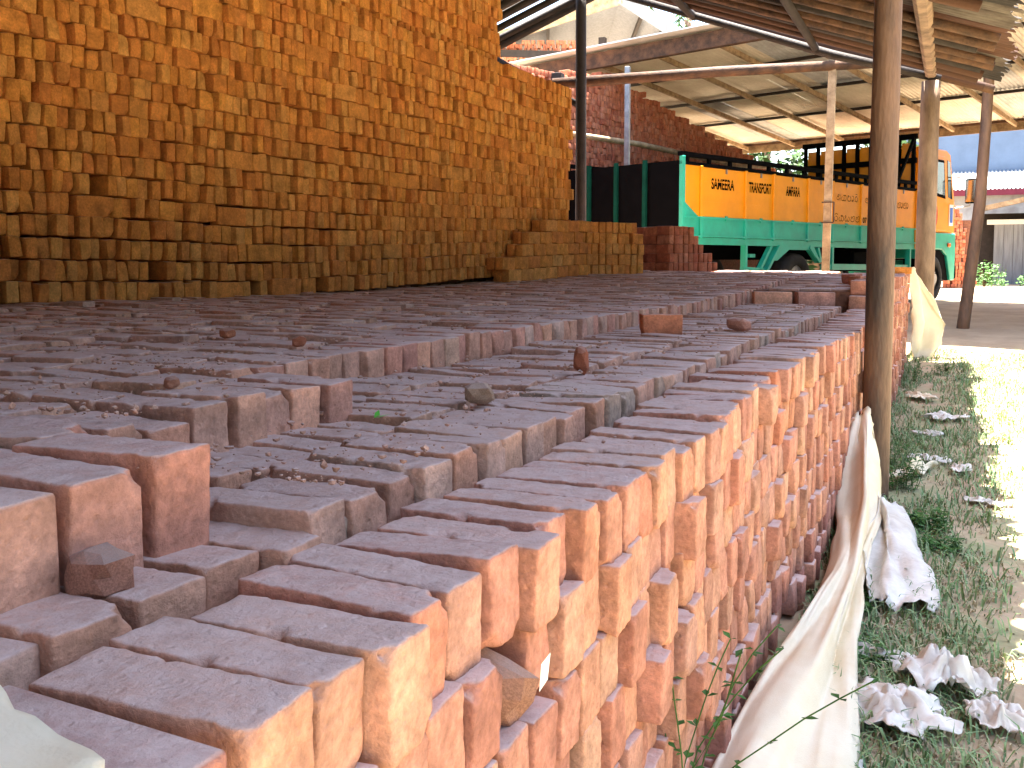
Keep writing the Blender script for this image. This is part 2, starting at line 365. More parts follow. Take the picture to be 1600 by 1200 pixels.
# ---------------------------------------------------------------- tall stack
TH = math.atan2(.5, 5.35)
TL = Stack('brick_stack', 'tall orange wall of stacked brick ends rising from the terrace to the roof', M['tall'], (-3.1, 5, .85))
def tall_p(s, off=0):      # s metres along the face from its far end, backwards
    return -2.77 - math.sin(TH) * s - math.cos(TH) * off, 8.15 - math.cos(TH) * s + math.sin(TH) * off
NR = 18
for k in range(NR + 7):
    upper = k >= NR
    s = .035 + U(0, .02) + (1.0 if upper else 0) + (.04 * (k % 3 == 0))
    while s < 8.2:
        x, y = tall_p(s, .0975 + (.15 if upper else 0) + g(0, .012) + .014 * noise.noise(Vector((s * 1.5, k * .6, 0))))
        z = .86 + .047 + k * .0965 + .10 * max(0, 1 - s / 4) * (1 - k / 20) + .012 * math.sin(s * 1.3 + k * .3) + g(0, .003)
        q = random.random()
        if q < .03:        # a brick lying lengthwise
            x2, y2 = tall_p(s + .06, .036 + (.15 if upper else 0))
            TL.put(x2, y2, z, -TH + R(90), 0, 0, (1, 1, 1)); s += .2
        elif q < .06:
            x2, y2 = tall_p(s + .012, .0975 + (.15 if upper else 0))
            TL.put(x2, y2, z, -TH + R(g(0, 2)), 0, 0, (1, 1.36, 1)); s += .105
        else:
            if q < .988: TL.put(x, y, z, -TH + R(g(0, 4)), R(g(0, 2.8)), 0, (1, .83 + g(0, .06), .96 + g(0, .02)))
            s += .0655 + max(-.003, g(.0015, .005))
cx, cy_ = tall_p(7.2, 1.0)
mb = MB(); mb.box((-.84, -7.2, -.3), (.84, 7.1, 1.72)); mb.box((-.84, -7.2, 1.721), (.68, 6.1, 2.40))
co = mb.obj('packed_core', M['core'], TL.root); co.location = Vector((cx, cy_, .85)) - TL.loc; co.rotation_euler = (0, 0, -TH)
TL.done()

# small stacks standing on the terrace
def small_stack(label, cx, cy, rz, cols, rows, depth, stepfn, m):
    S = Stack('brick_stack', label, m, (cx, cy, .9)); c, s_ = math.cos(rz), math.sin(rz)
    for k in range(rows):
        for d in range(depth):
            for i in range(cols):
                if not stepfn(i, k, d): continue
                lx = -.0975 - d * .2 + g(0, .006); ly = i * BP + g(0, .003)
                S.put(cx + lx * c - ly * s_, cy + lx * s_ + ly * c, terr_z(cx, cy) + .047 + k * .0965 + g(0, .002), rz + R(g(0, 2)), R(g(0, 1)), 0)
    S.done(); return S
small_stack('short squared stack of bricks at the end of the tall orange wall', -2.72, 7.95, R(-32), 12, 5, 4, lambda i, k, d: not (k == 4 and i > 10) and not (d == 3 and k > 2), M['tall'])
small_stack('small stepped heap of bricks near the rear of the truck', -2.35, 10.0, R(-30), 10, 5, 3, lambda i, k, d: i < [10, 9, 7, 6, 5][k], M['red'])

LR = Stack('brick_stack', 'low stepped row of lengthwise bricks at the foot of the tall orange wall', M['tall'], (-2.9, 7.2, .9))
for k in range(5):
    for i in range(7):
        if i * .2 + k * .22 > 1.5: continue
        for d in range(2):
            x, y = tall_p(.1 + i * .205 + (.1 if k % 2 else 0), -.06 - d * .075); LR.put(x, y, terr_z(x, y) + .047 + k * .0965, -TH + R(90 + g(0, 2)), 0, 0)
LR.done()
FB = Stack('brick_stack', 'added bay of stacked bricks blocking light behind the tall orange wall', M['tall'], (-6.3, 2, 0), limit=0)  # added to block light entering from the left over the tall wall
for k in range(30):
    for i in range(40): FB.put(-7.9 + i * .08, 11.0 + g(0, .01), .08 + k * .0965, R(90 + g(0, 2)), R(g(0, 2)), 0)
FB.core([((-8.0, -6.4, 0), (-4.72, 10.98, 2.95)), ((-6.9, -6.4, 2.951), (-4.72, 10.98, 3.35))]); FB.done()

# ---------------------------------------------------------------- loose bricks and fragments
def loose(name, label, x, y, z, rot, sc, m, cat='brick', group=None, src=None):
    o = link(name, with_mat(src or random.choice(MID), m)); o.location = (x, y, z); o.rotation_euler = [R(a) for a in rot]; o.scale = sc
    return props(o, label, cat, group)
def frag_mesh(seed):
    bm = bmesh.new(); bmesh.ops.create_icosphere(bm, subdivisions=2, radius=1)
    for v in bm.verts:
        p = v.co.copy(); q = max(abs(p.x), abs(p.y), abs(p.z)); p = p.lerp(p / q * .8, .55)
        v.co = p * (1 + .35 * noise.noise(p * 1.1 + Vector((seed * 5, 0, 0))) + .12 * noise.noise(p * 3.5 + Vector((0, seed * 5, 0))))
    me = bpy.data.meshes.new('brick_fragment'); bm.to_mesh(me); bm.free(); return me
FR = [frag_mesh(i) for i in range(5)]
loose('loose_brick', 'loose brick lying flat on the raised far end of the long low stack', -.30, 7.35, .932, (90, 0, 80), (1.1, 1, 1), M['red'])
loose('loose_brick', 'loose brick lying in front of another on the raised far end of the stack', -.22, 7.12, .921, (90, 0, 65), (1, 1, 1), M['red'])
loose('loose_brick', 'orange loose brick at the far corner of the long low stack above the hanging sheet', -.10, 10.2, .974, (90, 0, 20), (1, 1, 1), M['tall'])
loose('half_brick', 'broken dark half brick on the ledge beside the terrace edge', -.62, 3.42, .818, (0, 0, 30), (.75, .95, .8), M['red'])
for (lb, x, y, z, s, m) in (('upright wedge of broken brick standing on the ledge', -.45, 2.12, .815, (.026, .02, .036), 'red'),
        ('pale flat stone chip on the ledge next to a green leaf', -.44, 1.56, .805, (.035, .03, .022), 'grey'),
        ('pale rounded chip on the ledge near the broken half brick', -.40, 3.75, .805, (.05, .03, .028), 'brick'),
        ('dark lump of brick lying on the shaded terrace', -1.30, 1.88, .868, (.028, .02, .014), 'red'),
        ('reddish lump of brick at the terrace edge', -1.02, 1.80, .862, (.02, .018, .014), 'red'),
        ('small dark fragment on the second step of the terrace', -.78, 1.15, .853, (.014, .012, .010), 'red'),
        ('crumbled brick lump wedged between the front course and the upper step', -.335, .60, .772, (.030, .026, .026), 'brick'),
        ('thin chip on top of the near upper bricks', -.44, .52, .858, (.018, .013, .008), 'brick')):
    o = link('brick_fragment', with_mat(random.choice(FR), M[m])); o.location = (x, y, z); o.scale = s; o.rotation_euler = (0, 0, U(0, 6)); props(o, lb, 'brick fragment')
o = link('brick_fragment', with_mat(FR[1], M['brick'])); o.location = (-.10, .885, .60); o.scale = (.055, .03, .036); o.rotation_euler = (.4, .5, .3)
props(o, 'broken orange brick end jutting from the front face with a white paper scrap', 'brick fragment')
mb = MB(); mb.add([(0,0,0),(.0,.022,.004),(.004,.02,.034),(.003,-.002,.03)], [(0,1,2,3)])
o = mb.obj('paper_scrap', M['white']); o.location = (-.028, .862, .612); props(o, 'small white paper scrap on the broken brick in the front face', 'paper scrap')
# crumbs on the ledge tops
def crumbs(name, boxes, cnt, smin, smax, m):
    V = []; F_ = []; A = []; off = 0
    base = [(np.array([v.co[:] for v in f.vertices]), np.array([p.vertices[:] for p in f.polygons])) for f in []]
    bm = bmesh.new(); bmesh.ops.create_icosphere(bm, subdivisions=1, radius=1); bv = np.array([v.co[:] for v in bm.verts]); bf = np.array([[v.index for v in f.verts] for f in bm.faces]); bm.free()
    for _ in range(cnt):
        (x0, x1, y0, y1, fz) = random.choices(boxes, weights=[(b[1]-b[0])*min(3, b[3]-b[2]) for b in boxes])[0]; x = U(x0, x1); y = y0 + (y1 - y0) * random.random() ** 1.8
        if noise.noise(Vector((x * 5, y * 3, 0))) < U(-1.2, .3): continue
        s = smin + (smax - smin) * random.random() ** 5
        v = bv * (1 + rng.normal(0, .22, bv.shape)) * np.array([s * U(.7, 1.4), s * U(.7, 1.4), s * U(.5, .9)]) + np.array([x, y, fz(x, y) + s * .3])
        V.append(v); F_.append(bf + off); off += len(v); A.append(np.full(len(v), random.random()))
    me = bpy.data.meshes.new(name); me.from_pydata(np.concatenate(V).tolist(), [], np.concatenate(F_).tolist())
    at = me.attributes.new('brnd', 'FLOAT', 'POINT'); at.data.foreach_set('value', np.concatenate(A).astype(np.float32))
    return link(name, me, m)
props(crumbs('brick_crumbs', [(-.25, -.09, .2, 5.5, lambda x, y: .728 + min(.025, max(0, y - 1) * .012)), (-.86, -.29, .9, 6.2, lambda x, y: .788), (-.55, -.37, .25, .82, lambda x, y: .841), (-1.1, -.63, .9, 1.36, lambda x, y: .842), (-2.6, -.9, 1.4, 9, terr_z)], 11000, .0011, .006, M['dusty']),
      'small crumbs of broken brick scattered over the stack tops', 'brick crumbs', kind='stuff')

# ---------------------------------------------------------------- posts of this shed
def post(label, pts, rad, m, name='wooden_post', cat='post', seg=14, group=None, wob=.06):
    P = [Vector(p) for p in pts]; n = 14; full = []; rr = []
    for i in range(n + 1):
        t = i / n * (len(P) - 1); j = min(int(t), len(P) - 2); full.append(P[j].lerp(P[j+1], t - j)); 
        rr.append((rad[0] + (rad[1] - rad[0]) * i / n))
    base = P[0].copy(); mb = MB(); mb.tube([p - base for p in full], rr, seg, wob, seed=len(label))
    o = mb.obj(name, m, smooth=True); o.location = base; return props(o, label, cat, group)
post('thick dark post standing against the long low brick stack', [(.062, 4.48, -.15), (.068, 4.49, 3.07)], (.060, .056), M['post'])
post('stout pale trunk post behind the hanging sheet at the far end of the stack', [(.09, 11.42, -.1), (.106, 11.43, 3.0)], (.105, .095), M['post2'])
post('slim reddish post leaning outward beyond the end of the stack', [(.53, 14.58, .05), (.70, 14.62, 1.9), (.79, 14.68, 4.35)], (.082, .066), M['post'])
post('thin dark post rising behind the end of the tall orange wall', [(-3.88, 11.38, .7), (-3.89, 11.37, 4.45)], (.07, .065), M['dark'])

# ---------------------------------------------------------------- corrugated roofs
def corr_sheet(name, wd, ln, per=.076, amp=.010, seed=0, bend=0, ragged=0, pts=6):
    nper = max(2, int(round(wd / per))); nu = nper * pts + 1; V = []; rs = random.Random(seed); nv = 5
    for j in range(nv):
        for i in range(nu):
            u = i / (nu - 1); v = j / (nv - 1)
            e = ragged * noise.noise(Vector((u * 9, seed * 3.1, 0))) if j == 0 else 0
            V.append((-ln * v + e, (u - .5) * wd, amp * math.cos(2 * math.pi * u * nper) + bend * noise.noise(Vector((u * 1.5, v * 1.5, seed * 7)))))
    n1 = len(V); V += [(x, y, z - .0025) for (x, y, z) in V]
    F_ = []
    for j in range(nv - 1):
        for i in range(nu - 1):
            a = j * nu + i; F_.append((a, a+1, a+nu+1, a+nu)); F_.append((n1+a, n1+a+nu, n1+a+nu+1, n1+a+1))
    for i in range(nu - 1):
        F_.append((i, n1+i, n1+i+1, i+1)); a = (nv-1)*nu+i; F_.append((a, a+1, n1+a+1, n1+a))
    for j in range(nv - 1):
        a = j*nu; F_.append((a, a+nu, n1+a+nu, n1+a)); a = j*nu+nu-1; F_.append((a, n1+a, n1+a+nu, a+nu))
    me = bpy.data.meshes.new(name); me.from_pydata(V, [], F_); me.polygons.foreach_set('use_smooth', [True] * len(me.polygons)); return me
PIT = R(20); EX, EZ = .78, 2.90; RX = -3.65; RZ = EZ + (EX - RX) * math.tan(PIT)
RF = props(empty('shed_roof', (-1.5, 4, 2.9)), 'rusty patched corrugated roof on pole rafters over the brick stacks', 'roof')
rl = RF.location
def roof_child(o, p): o.parent = RF; o.location = Vector(p) - rl; return o
SH = [corr_sheet('corrugated_sheet', .66, 2.55, seed=i, bend=.03, ragged=.10) for i in range(6)]
SHV = {}
def sheet_obj(me, m, name='corrugated_sheet'):
    if (me.name, m.name) not in SHV: c = me.copy(); c.name = 'corrugated_sheet'; c.materials.append(m); SHV[(me.name, m.name)] = c
    o = bpy.data.objects.new(name, SHV[(me.name, m.name)]); COL.objects.link(o); return o
y = -6.5; i = 0
while y < 11.35:
    for j in range(2):
        o = sheet_obj(SH[(i * 2 + j) % 6], RUST[random.choice((0, 1, 2, 2, 3, 1))]); d = j * 2.35 + (0 if j else -U(-.05, .07))
        roof_child(o, (EX - d * math.cos(PIT), y, EZ + d * math.sin(PIT) + .03 + .012 * (i % 2) + .02 * j)); o.rotation_euler = (0, PIT, R(g(0, .6)))
        o2 = sheet_obj(SH[(i + 3 * j) % 6], random.choice((M['zincgrey'], RUST[2], RUST[0])))
        roof_child(o2, (2 * RX - EX + d * math.cos(PIT), y, EZ + d * math.sin(PIT) + .03 + .012 * (i % 2) + .02 * j)); o2.rotation_euler = (0, PIT, R(180 + g(0, .6)))
    y += .58; i += 1
def rpt(x, dz=0): return EZ + (EX - x if x > RX else EX - (2 * RX - x)) * math.tan(PIT) + dz
def rpart(name, pts, rad, m, wob=.12, seg=8):
    mb = MB(); mb.tube([Vector(p) - rl for p in pts], rad, seg, wob, seed=random.random() * 9); o = mb.obj(name, m, RF, smooth=True); return o
y = -6.3
while y < 11.5:      # pole rafters down the slope, irregular
    far = y > 8.6
    xe = EX - U(.05, .3); a = g(0, .05)
    rpart('rafter', [(xe, y, rpt(xe, -.05)), ((xe + RX) / 2, y + a, rpt((xe + RX) / 2, -.06)), (RX, y, rpt(RX, -.07))], [U(.03, .045), U(.04, .055), .05], random.choice((M['timber'], M['dark'], RUST[0])))
    rpart('rafter', [(2*RX - xe, y, rpt(xe, -.05)), (RX, y, rpt(RX, -.07))], .045, M['dark'])
    y += U(.24, .36) if far else .9
for x in (-1.1, -2.5):
    rpart('purlin', [(x, -6.5, rpt(x, -.13)), (x, 2.5, rpt(x, -.15)), (x, 11.5, rpt(x, -.13))], .045, M['dark'])
for x in (RX, -5.2, -6.6):
    rpart('purlin', [(x, -6.5, rpt(x, -.16)), (x, 11.5, rpt(x, -.16))], .05, M['dark'])
# gable rafters (uneven poles) at the far end
rpart('gable_rafter', [(.72, 11.52, 2.88), (-.6, 11.50, 3.35), (-1.4, 11.52, 3.62), (-2.6, 11.5, 4.07), (RX, 11.5, 4.46)], [.05, .065, .055, .05, .05], M['timber'], .25, 10)
rpart('gable_rafter', [(.2, 11.42, 3.02), (-.9, 11.40, 3.36), (-1.9, 11.42, 3.74), (RX, 11.42, 4.40)], [.04, .05, .045, .045], M['dark'], .25, 10)
rpart('gable_rafter', [(RX, 11.5, 4.40), (-5.3, 11.5, 3.78), (-7.8, 11.5, 2.9)], .055, M['dark'], .2)
rpart('brace', [(-3.9, 11.4, 3.0), (-5.2, 11.4, 3.75)], .04, M['dark'])
# eave plate: long split trunk resting on the posts
mb = MB(); n_ = 12; vs_ = []
for i in range(n_ + 1):
    t = i / n_; c = Vector((.07 + .035 * t, 4.3 + 7.25 * t, 3.11 + .02 * math.sin(t * 4))) - rl; hh = .10 + .012 * math.sin(t * 3 + 1) - (.03 if i == n_ else 0); ww = .06 + .008 * math.sin(t * 4)
    for (sx_, sz_) in ((-1, -.7), (-.5, -1), (.5, -1), (1, -.6), (1, .7), (.4, 1), (-.4, 1), (-1, .6)): vs_.append(c + Vector((sx_ * ww, 0, sz_ * hh)))
mb.add(vs_, [(i*8+k, i*8+(k+1) % 8, (i+1)*8+(k+1) % 8, (i+1)*8+k) for i in range(n_) for k in range(8)] + [tuple(range(7, -1, -1)), tuple(range(n_*8, n_*8+8))])
mb.obj('eave_plate', M['post2'], RF)

# ---------------------------------------------------------------- truck shed: lower roof beyond
AZ = R(18.6); av = Vector((math.sin(AZ), math.cos(AZ), 0)); bv_ = Vector((-math.cos(AZ), math.sin(AZ), 0))
F1 = Vector((-2.42, 14.45, 4.52)); SL = math.atan2(.77, 7.6)
TR = props(empty('truck_shed_roof', F1), 'pale corrugated lean-to roof over the truck with timber rafters', 'roof')
TR.rotation_euler = (0, 0, -AZ)      # local x = -b (to the right), y = a (down the slope)
def rz_(yl): return -math.tan(SL) * yl
ZS = [corr_sheet('corrugated_sheet', .80, 3.98, seed=10 + i, bend=.012, ragged=.01) for i in range(3)]
x = -13.5; i = 0
while x < 9.5:
    for j in range(2):
        o = sheet_obj(ZS[(i + j) % 3], M['zinc'] if random.random() < .85 else M['zincgrey']); o.parent = TR
        yl = 7.62 - j * 3.78; o.location = (x, yl, rz_(yl) + .05 + .012 * (i % 2) + .016 * j); o.rotation_euler = Euler((0, SL, R(90)))
    x += .74; i += 1
def tpart(name, p, q, wd, h, m): mb = MB(); mb.beam(p, q, wd, h); return mb.obj(name, m, TR)
x = -13.4; i = 0
while x < 9.5:
    tpart('rafter', (x, .05, rz_(.05) - .045), (x, 7.5, rz_(7.5) - .045), .05, .08, M['paletimber']); x += 1.15
for yl, m in ((1.9, 'dark'), (3.6, 'dark'), (5.3, 'dark'), (7.42, 'timber')): tpart('purlin', (-13.6, yl, rz_(yl) + .015), (9.6, yl, rz_(yl) + .015), .05, .05, M[m])
tpart('eave_board', (-13.6, 7.56, rz_(7.56) - .06), (9.6, 7.56, rz_(7.56) - .06), .03, .16, M['paletimber'])
tpart('fascia_beam', (-13.6, -.03, -.13), (3.2, -.03, -.13), .12, .24, M['timber'])
tpart('fascia_beam', (3.22, -.03, -.13), (9.6, -.03, -.13), .12, .24, M['timber'])
tpart('ridge_flashing', (-13.6, -.10, .055), (9.6, -.10, .055), .34, .02, M['white'])
mb = MB(); mb.tube([(-4.4, 11.7, 3.36), (-2.4, 12.5, 3.5), (-.5, 13.3, 3.60)], [.07, .065, .06], 8, .15); o = mb.obj('tie_beam', M['timber'], smooth=True)
o2 = o; props(o2, 'long round timber tie beam crossing in front of the truck shed roof', 'beam')
def sqpost(label, p, q, wd, m, name='timber_post'):
    mb = MB(); b = Vector(p); mb.beam((0, 0, 0), Vector(q) - b, wd, wd, up=(0, 1, .01)); o = mb.obj(name, m, bev=.006); o.location = b; return props(o, label, 'post')
P3 = sqpost('square pale timber post with a small metal frame in front of the yellow truck side', (-1.13, 13.07, .15), (-1.08, 13.09, 4.75), .095, M['paletimber'])
mb = MB()
for a, b in (((-.05, -.065, 1.42), (.10, -.065, 1.42)), ((-.05, -.065, 1.68), (.10, -.065, 1.68)), ((.10, -.065, 1.42), (.10, -.065, 1.68))): mb.beam(a, b, .018, .018, up=(0, 1, .01))
mb.obj('latch_frame', M['timber'], P3)
sqpost('slim grey metal post in front of the red brick heap', (-4.15, 14.1, .2), (-4.15, 14.1, 4.0), .075, M['steel'], 'metal_post')
sqpost('dark square post between the tall wall and the red brick heap', (-5.2, 13.9, .2), (-5.2, 13.9, 3.95), .16, M['dark'])
sqpost('dark shed post standing beyond the far end of the truck', (3.2, 19.4, .3), (3.2, 19.4, 3.6), .1, M['timber'])

# ---------------------------------------------------------------- red brick heap behind the truck
PA = Stack('brick_heap', 'high red brick heap stepping down beneath the pale truck shed roof', M['red'], (-4.6, 17, .2), limit=0)
ha = R(18.6); hv = Vector((math.sin(ha), math.cos(ha), 0)); P0 = Vector((-5.75, 12.9, .25))
s = 0
while s < 8.6:
    ls = s
    loc_a = (P0 + hv * s - F1).dot(av)
    top = 4.34 - max(0, loc_a) * .20 - .10 if loc_a > -.1 else 4.15
    if s < 2.4: top = 4.02 + .05 * s
    k = 0
    while .25 + (k + 1) * .0965 < top + .05 * noise.noise(Vector((s * 2, 0, 0))):
        if k > 12 or s < 0:
            p = P0 + hv * s + Vector((-.0975 * math.cos(ha), .0975 * math.sin(ha), 0)) + Vector((g(0, .012), 0, 0))
            PA.put(p.x, p.y, .25 + .048 + k * .0965 + g(0, .004), -ha + R(g(0, 3)), R(g(0, 2)), 0, (1, 1 + g(0, .05), 1))
        k += 1
    s += BP + max(0, g(.002, .003))
mb = MB(); mb.prism([(0, 0), (0, 3.6), (2.2, 3.75), (8.6, 2.3), (8.6, 0)], .05, 1.6, 'y')
co = mb.obj('packed_core', M['core'], PA.root); co.location = P0 - PA.loc + Vector((-.05, 0, 0)); co.rotation_euler = (0, 0, R(90) - ha)
PA.done()
mb = MB(); mb.tube([(-5.35, 13.3, 3.05), (-4.3, 15.2, 2.98), (-3.35, 18.2, 2.88), (-2.95, 19.6, 2.95)], .045, 8, .1); props(mb.obj('bamboo_rail', M['paletimber'], smooth=True), 'pale bent pole resting along the face of the red brick heap', 'pole')
# farther gable shed with its own heap
FG = props(empty('far_shed', (-7.2, 23, .4)), 'far open gabled shed with pale barge boards and posts', 'shed')
fo = FG.location; ap = Vector((-7.16, 22.96, 7.6)); lf = Vector((-10.4, 21.5, 6.45)); rt_ = Vector((-5.2, 23.85, 6.25)); dp = Vector((-.38, .92, 0)) * 7
for nm, a, b in (('roof_sheet', ap, lf), ('roof_sheet', ap, rt_)):
    mb = MB(); up_ = Vector((0, 0, .05)); q = [a - fo, b - fo, b + dp - fo, a + dp - fo]
    mb.add(q + [v + up_ for v in q], [(0,1,2,3),(7,6,5,4),(0,4,5,1),(1,5,6,2),(2,6,7,3),(3,7,4,0)]); mb.obj(nm, M['greywall'], FG)
    mb = MB(); mb.beam(a - fo + Vector((.05, -.13, -.1)), b - fo + Vector((.05, -.13, -.1)), .06, .3); mb.obj('barge_board', M['paletimber'] if b is lf else M['greywall'], FG)
    for t in (.25, .5, .75):
        mb = MB(); c = a.lerp(b, t) - fo - Vector((0, 0, .1)); mb.beam(c, c + dp, .08, .12); mb.obj('purlin', M['dark'], FG)
for px_, py_ in ((-10.2, 21.8), (-7.6, 22.9), (-5.6, 23.8)):
    mb = MB(); mb.beam(Vector((px_, py_, .3)) - fo, Vector((px_, py_, 6.5 if px_ > -7 else 6.6)) - fo, .16, .16, up=(0, 1, .01)); mb.obj('post', M['dark'], FG)
mb = MB(); mb.beam(Vector((-10.2, 21.8, 6.25)) - fo, Vector((-5.6, 23.8, 6.1)) - fo, .1, .16); mb.obj('tie_beam', M['dark'], FG)
PB = Stack('brick_heap', 'distant red brick heap under the far gabled shed', M['red'], (-8.6, 22.6, .4), limit=0)
for i in range(34):
    tp = 6.55 - .25 * abs(noise.noise(Vector((i * .3, 1, 0)))) - max(0, i - 27) * .09; k = 34
    while .4 + k * .0965 < tp: 
        q = Vector((-10.2, 22.0, 0)) + Vector((.91, .41, 0)) * (i * .0765); PB.put(q.x + g(0, .02), q.y, .45 + k * .0965, R(-66 + g(0, 3)), R(g(0, 2)), 0); k += 1
mb = MB(); mb.box((0, .1, -.1), (2.65, 1.6, 5.75)); co = mb.obj('packed_core', M['core'], PB.root); co.location = Vector((-10.2, 22.0, .4)) - PB.loc; co.rotation_euler = (0, 0, math.atan2(.41, .91))
PB.done()

# ---------------------------------------------------------------- truck
TK = props(empty('truck', (-3.0, 12.98, .29)), 'yellow and green flatbed lorry with high sideboards and painted lettering under the shed', 'truck')
TK.rotation_euler = (0, 0, math.atan2(.923, .384))       # local x = heading, y = to the truck's left
def tk(name, mb, m, bev=0, smooth=False, parent=None): return mb.obj(name, m, parent or TK, smooth, bev)
W_ = 2.3; BL = 7.15
tk('bed_floor', MB().box((0, .03, 1.10), (BL, W_ - .03, 1.22)), M['dgreen'])
ribs = [0, .41, 1.51, 2.27, 3.28, 4.05, 5.03, 6.05, BL]
for side in (0, 1):
    ys_ = (lambda a, b: (a, b)) if side == 0 else (lambda a, b: (W_ - b, W_ - a))
    for i in range(len(ribs) - 1):
        a, b = ribs[i] + .028, ribs[i+1] - .028; y0, y1 = ys_(0, .035)
        if i == 0:
            tk('side_panel', MB().prism([(a, 1.62), (b, 1.40), (b, 2.12), (a, 2.12)], y0, y1), M['yellow'])
            tk('lower_panel', MB().prism([(a, 1.03), (b, 1.03), (b, 1.395), (a, 1.615)], y0, y1), M['green'])
        else:
            tk('side_panel', MB().box((a, y0, 1.405), (b, y1, 2.10)), M['yellow'], .006)
            # two pressed swages on each panel
            for zz in (1.62, 1.90): tk('swage', MB().box((a + .03, y0 - .004 if side == 0 else y1 - .001, zz), (b - .03, y0 + .001 if side == 0 else y1 + .004, zz + .02)), M['yellow'])
            tk('lower_panel', MB().box((a, y0, 1.12), (b, y1, 1.40)), M['green'], .006)
            hy0, hy1 = ys_(-.02, -.001)
            tk('hinge', MB().box((a + .02, hy0, 1.14), (a + .09, hy1, 1.20)), M['green'])
        if i:
            y0, y1 = ys_(-.028, .04)
            tk('rib', MB().box((ribs[i] - .027, y0, 1.40), (ribs[i] + .027, y1, 2.11)), M['yellow'], .006)
            tk('rib_foot', MB().box((ribs[i] - .03, y0 - .004, 1.10), (ribs[i] + .03, y1, 1.398)), M['green'], .006)
    y0, y1 = ys_(-.03, .04)
    tk('corner_post', MB().box((-.03, y0, 1.03), (.027, y1, 2.22)), M['green'], .006)
    tk('corner_post', MB().box((BL - .027, y0, 1.03), (BL + .03, y1, 2.12)), M['yellow'], .006)
    y0, y1 = ys_(-.012, .07)
    tk('top_rail', MB().box((-.03, y0, 2.105), (BL, y1, 2.15)), M['black'])
    tk('top_rail', MB().box((-.03, y0, 2.22), (BL, y1, 2.28)), M['black'])
    for x in np.arange(.1, BL, .51): tk('rail_stay', MB().box((x, y0 + .02, 2.15), (x + .06, y1 - .02, 2.22)), M['black'])
    y0, y1 = ys_(-.004, .10)
    tk('side_beam', MB().box((.03, y0, 1.02), (BL, y1, 1.118)), M['green'])
for z in (1.125, 1.385): tk('rub_rail', MB().box((.03, -.034, z), (BL, -.0285, z + .022)), M['green'])
for x in (1.0, 1.9, 2.8, 3.65, 4.5, 5.5, 6.6):
    tk('board_latch', MB().box((x, -.018, 2.03), (x + .03, -.001, 2.10)), M['steel']); tk('board_hinge', MB().box((x, -.022, 1.36), (x + .05, -.001, 1.43)), M['green'])
# tailgate
tk('tailgate', MB().box((-.028, .045, 1.06), (.01, W_ - .045, 2.16)), M['black'])
for y in (.62, 1.15, 1.68): tk('tailgate_post', MB().box((-.07, y - .03, 1.0), (-.029, y + .03, 2.2)), M['dgreen'])
# headboard at the front of the bed
for y in np.linspace(.04, W_ - .04, 9): tk('headboard_bar', MB().box((BL - .10, y - .03, 2.15), (BL - .04, y + .03, 3.08)), M['black'])
for z in (2.62, 3.06): tk('headboard_rail', MB().box((BL - .105, -.02, z), (BL - .035, W_ + .02, z + .10)), M['black'])
for i in range(8):
    y = np.linspace(.04, W_ - .04, 9)[i]
    tk('headboard_panel', MB().box((BL - .03, y + .04, 2.16), (BL - .015, y + .247, 3.0)), M['yellow'])
tk('headboard_stay', MB().beam((BL - .75, .03, 2.2), (BL - .08, .03, 3.08), .05, .05), M['black'])
# chassis, brackets, guards
tk('chassis_rail', MB().box((.1, .65, .82), (8.7, .80, 1.09)), M['black']); tk('chassis_rail', MB().box((.1, 1.5, .82), (8.7, 1.65, 1.09)), M['black'])
tk('axle', MB().box((3.05, .3, .40), (3.2, 2.0, .52)), M['black'])
tk('fuel_tank', MB().box((5.2, .22, .62), (6.3, .62, 1.0)), M['black'], .04)
for (p, q, wd) in (((1.55, .03, 1.02), (1.55, .03, .66), .09), ((1.66, .03, .87), (1.80, .03, .87), .06), ((2.25, .03, 1.02), (1.90, .03, .60), .07), ((2.45, .03, 1.02), (2.05, .03, .58), .12),
                   ((1.5, .03, .68), (2.05, .03, .66), .07), ((3.35, .03, 1.02), (3.68, .03, .78), .10), ((3.62, .03, 1.02), (3.72, .03, .78), .09), ((4.1, .03, 1.02), (4.1, .03, .66), .08),
                   ((3.8, .03, .70), (7.0, .03, .68), .10), ((5.45, .03, 1.02), (5.45, .03, .70), .06), ((6.95, .03, 1.02), (6.95, .03, .66), .09)):
    tk('underframe_bracket', MB().beam(p, q, .05, wd, up=(0, 1, 0)) if abs(p[0] - q[0]) < .6 else MB().beam(p, q, .05, wd), M['green'])
mb = MB(); mb.prism([(2.5, 1.02), (3.5, 1.02), (3.72, .78), (3.60, .80), (3.35, .97), (2.75, .97), (2.42, .80), (2.3, .80)], .0, .03); tk('mudguard', mb, M['green'])
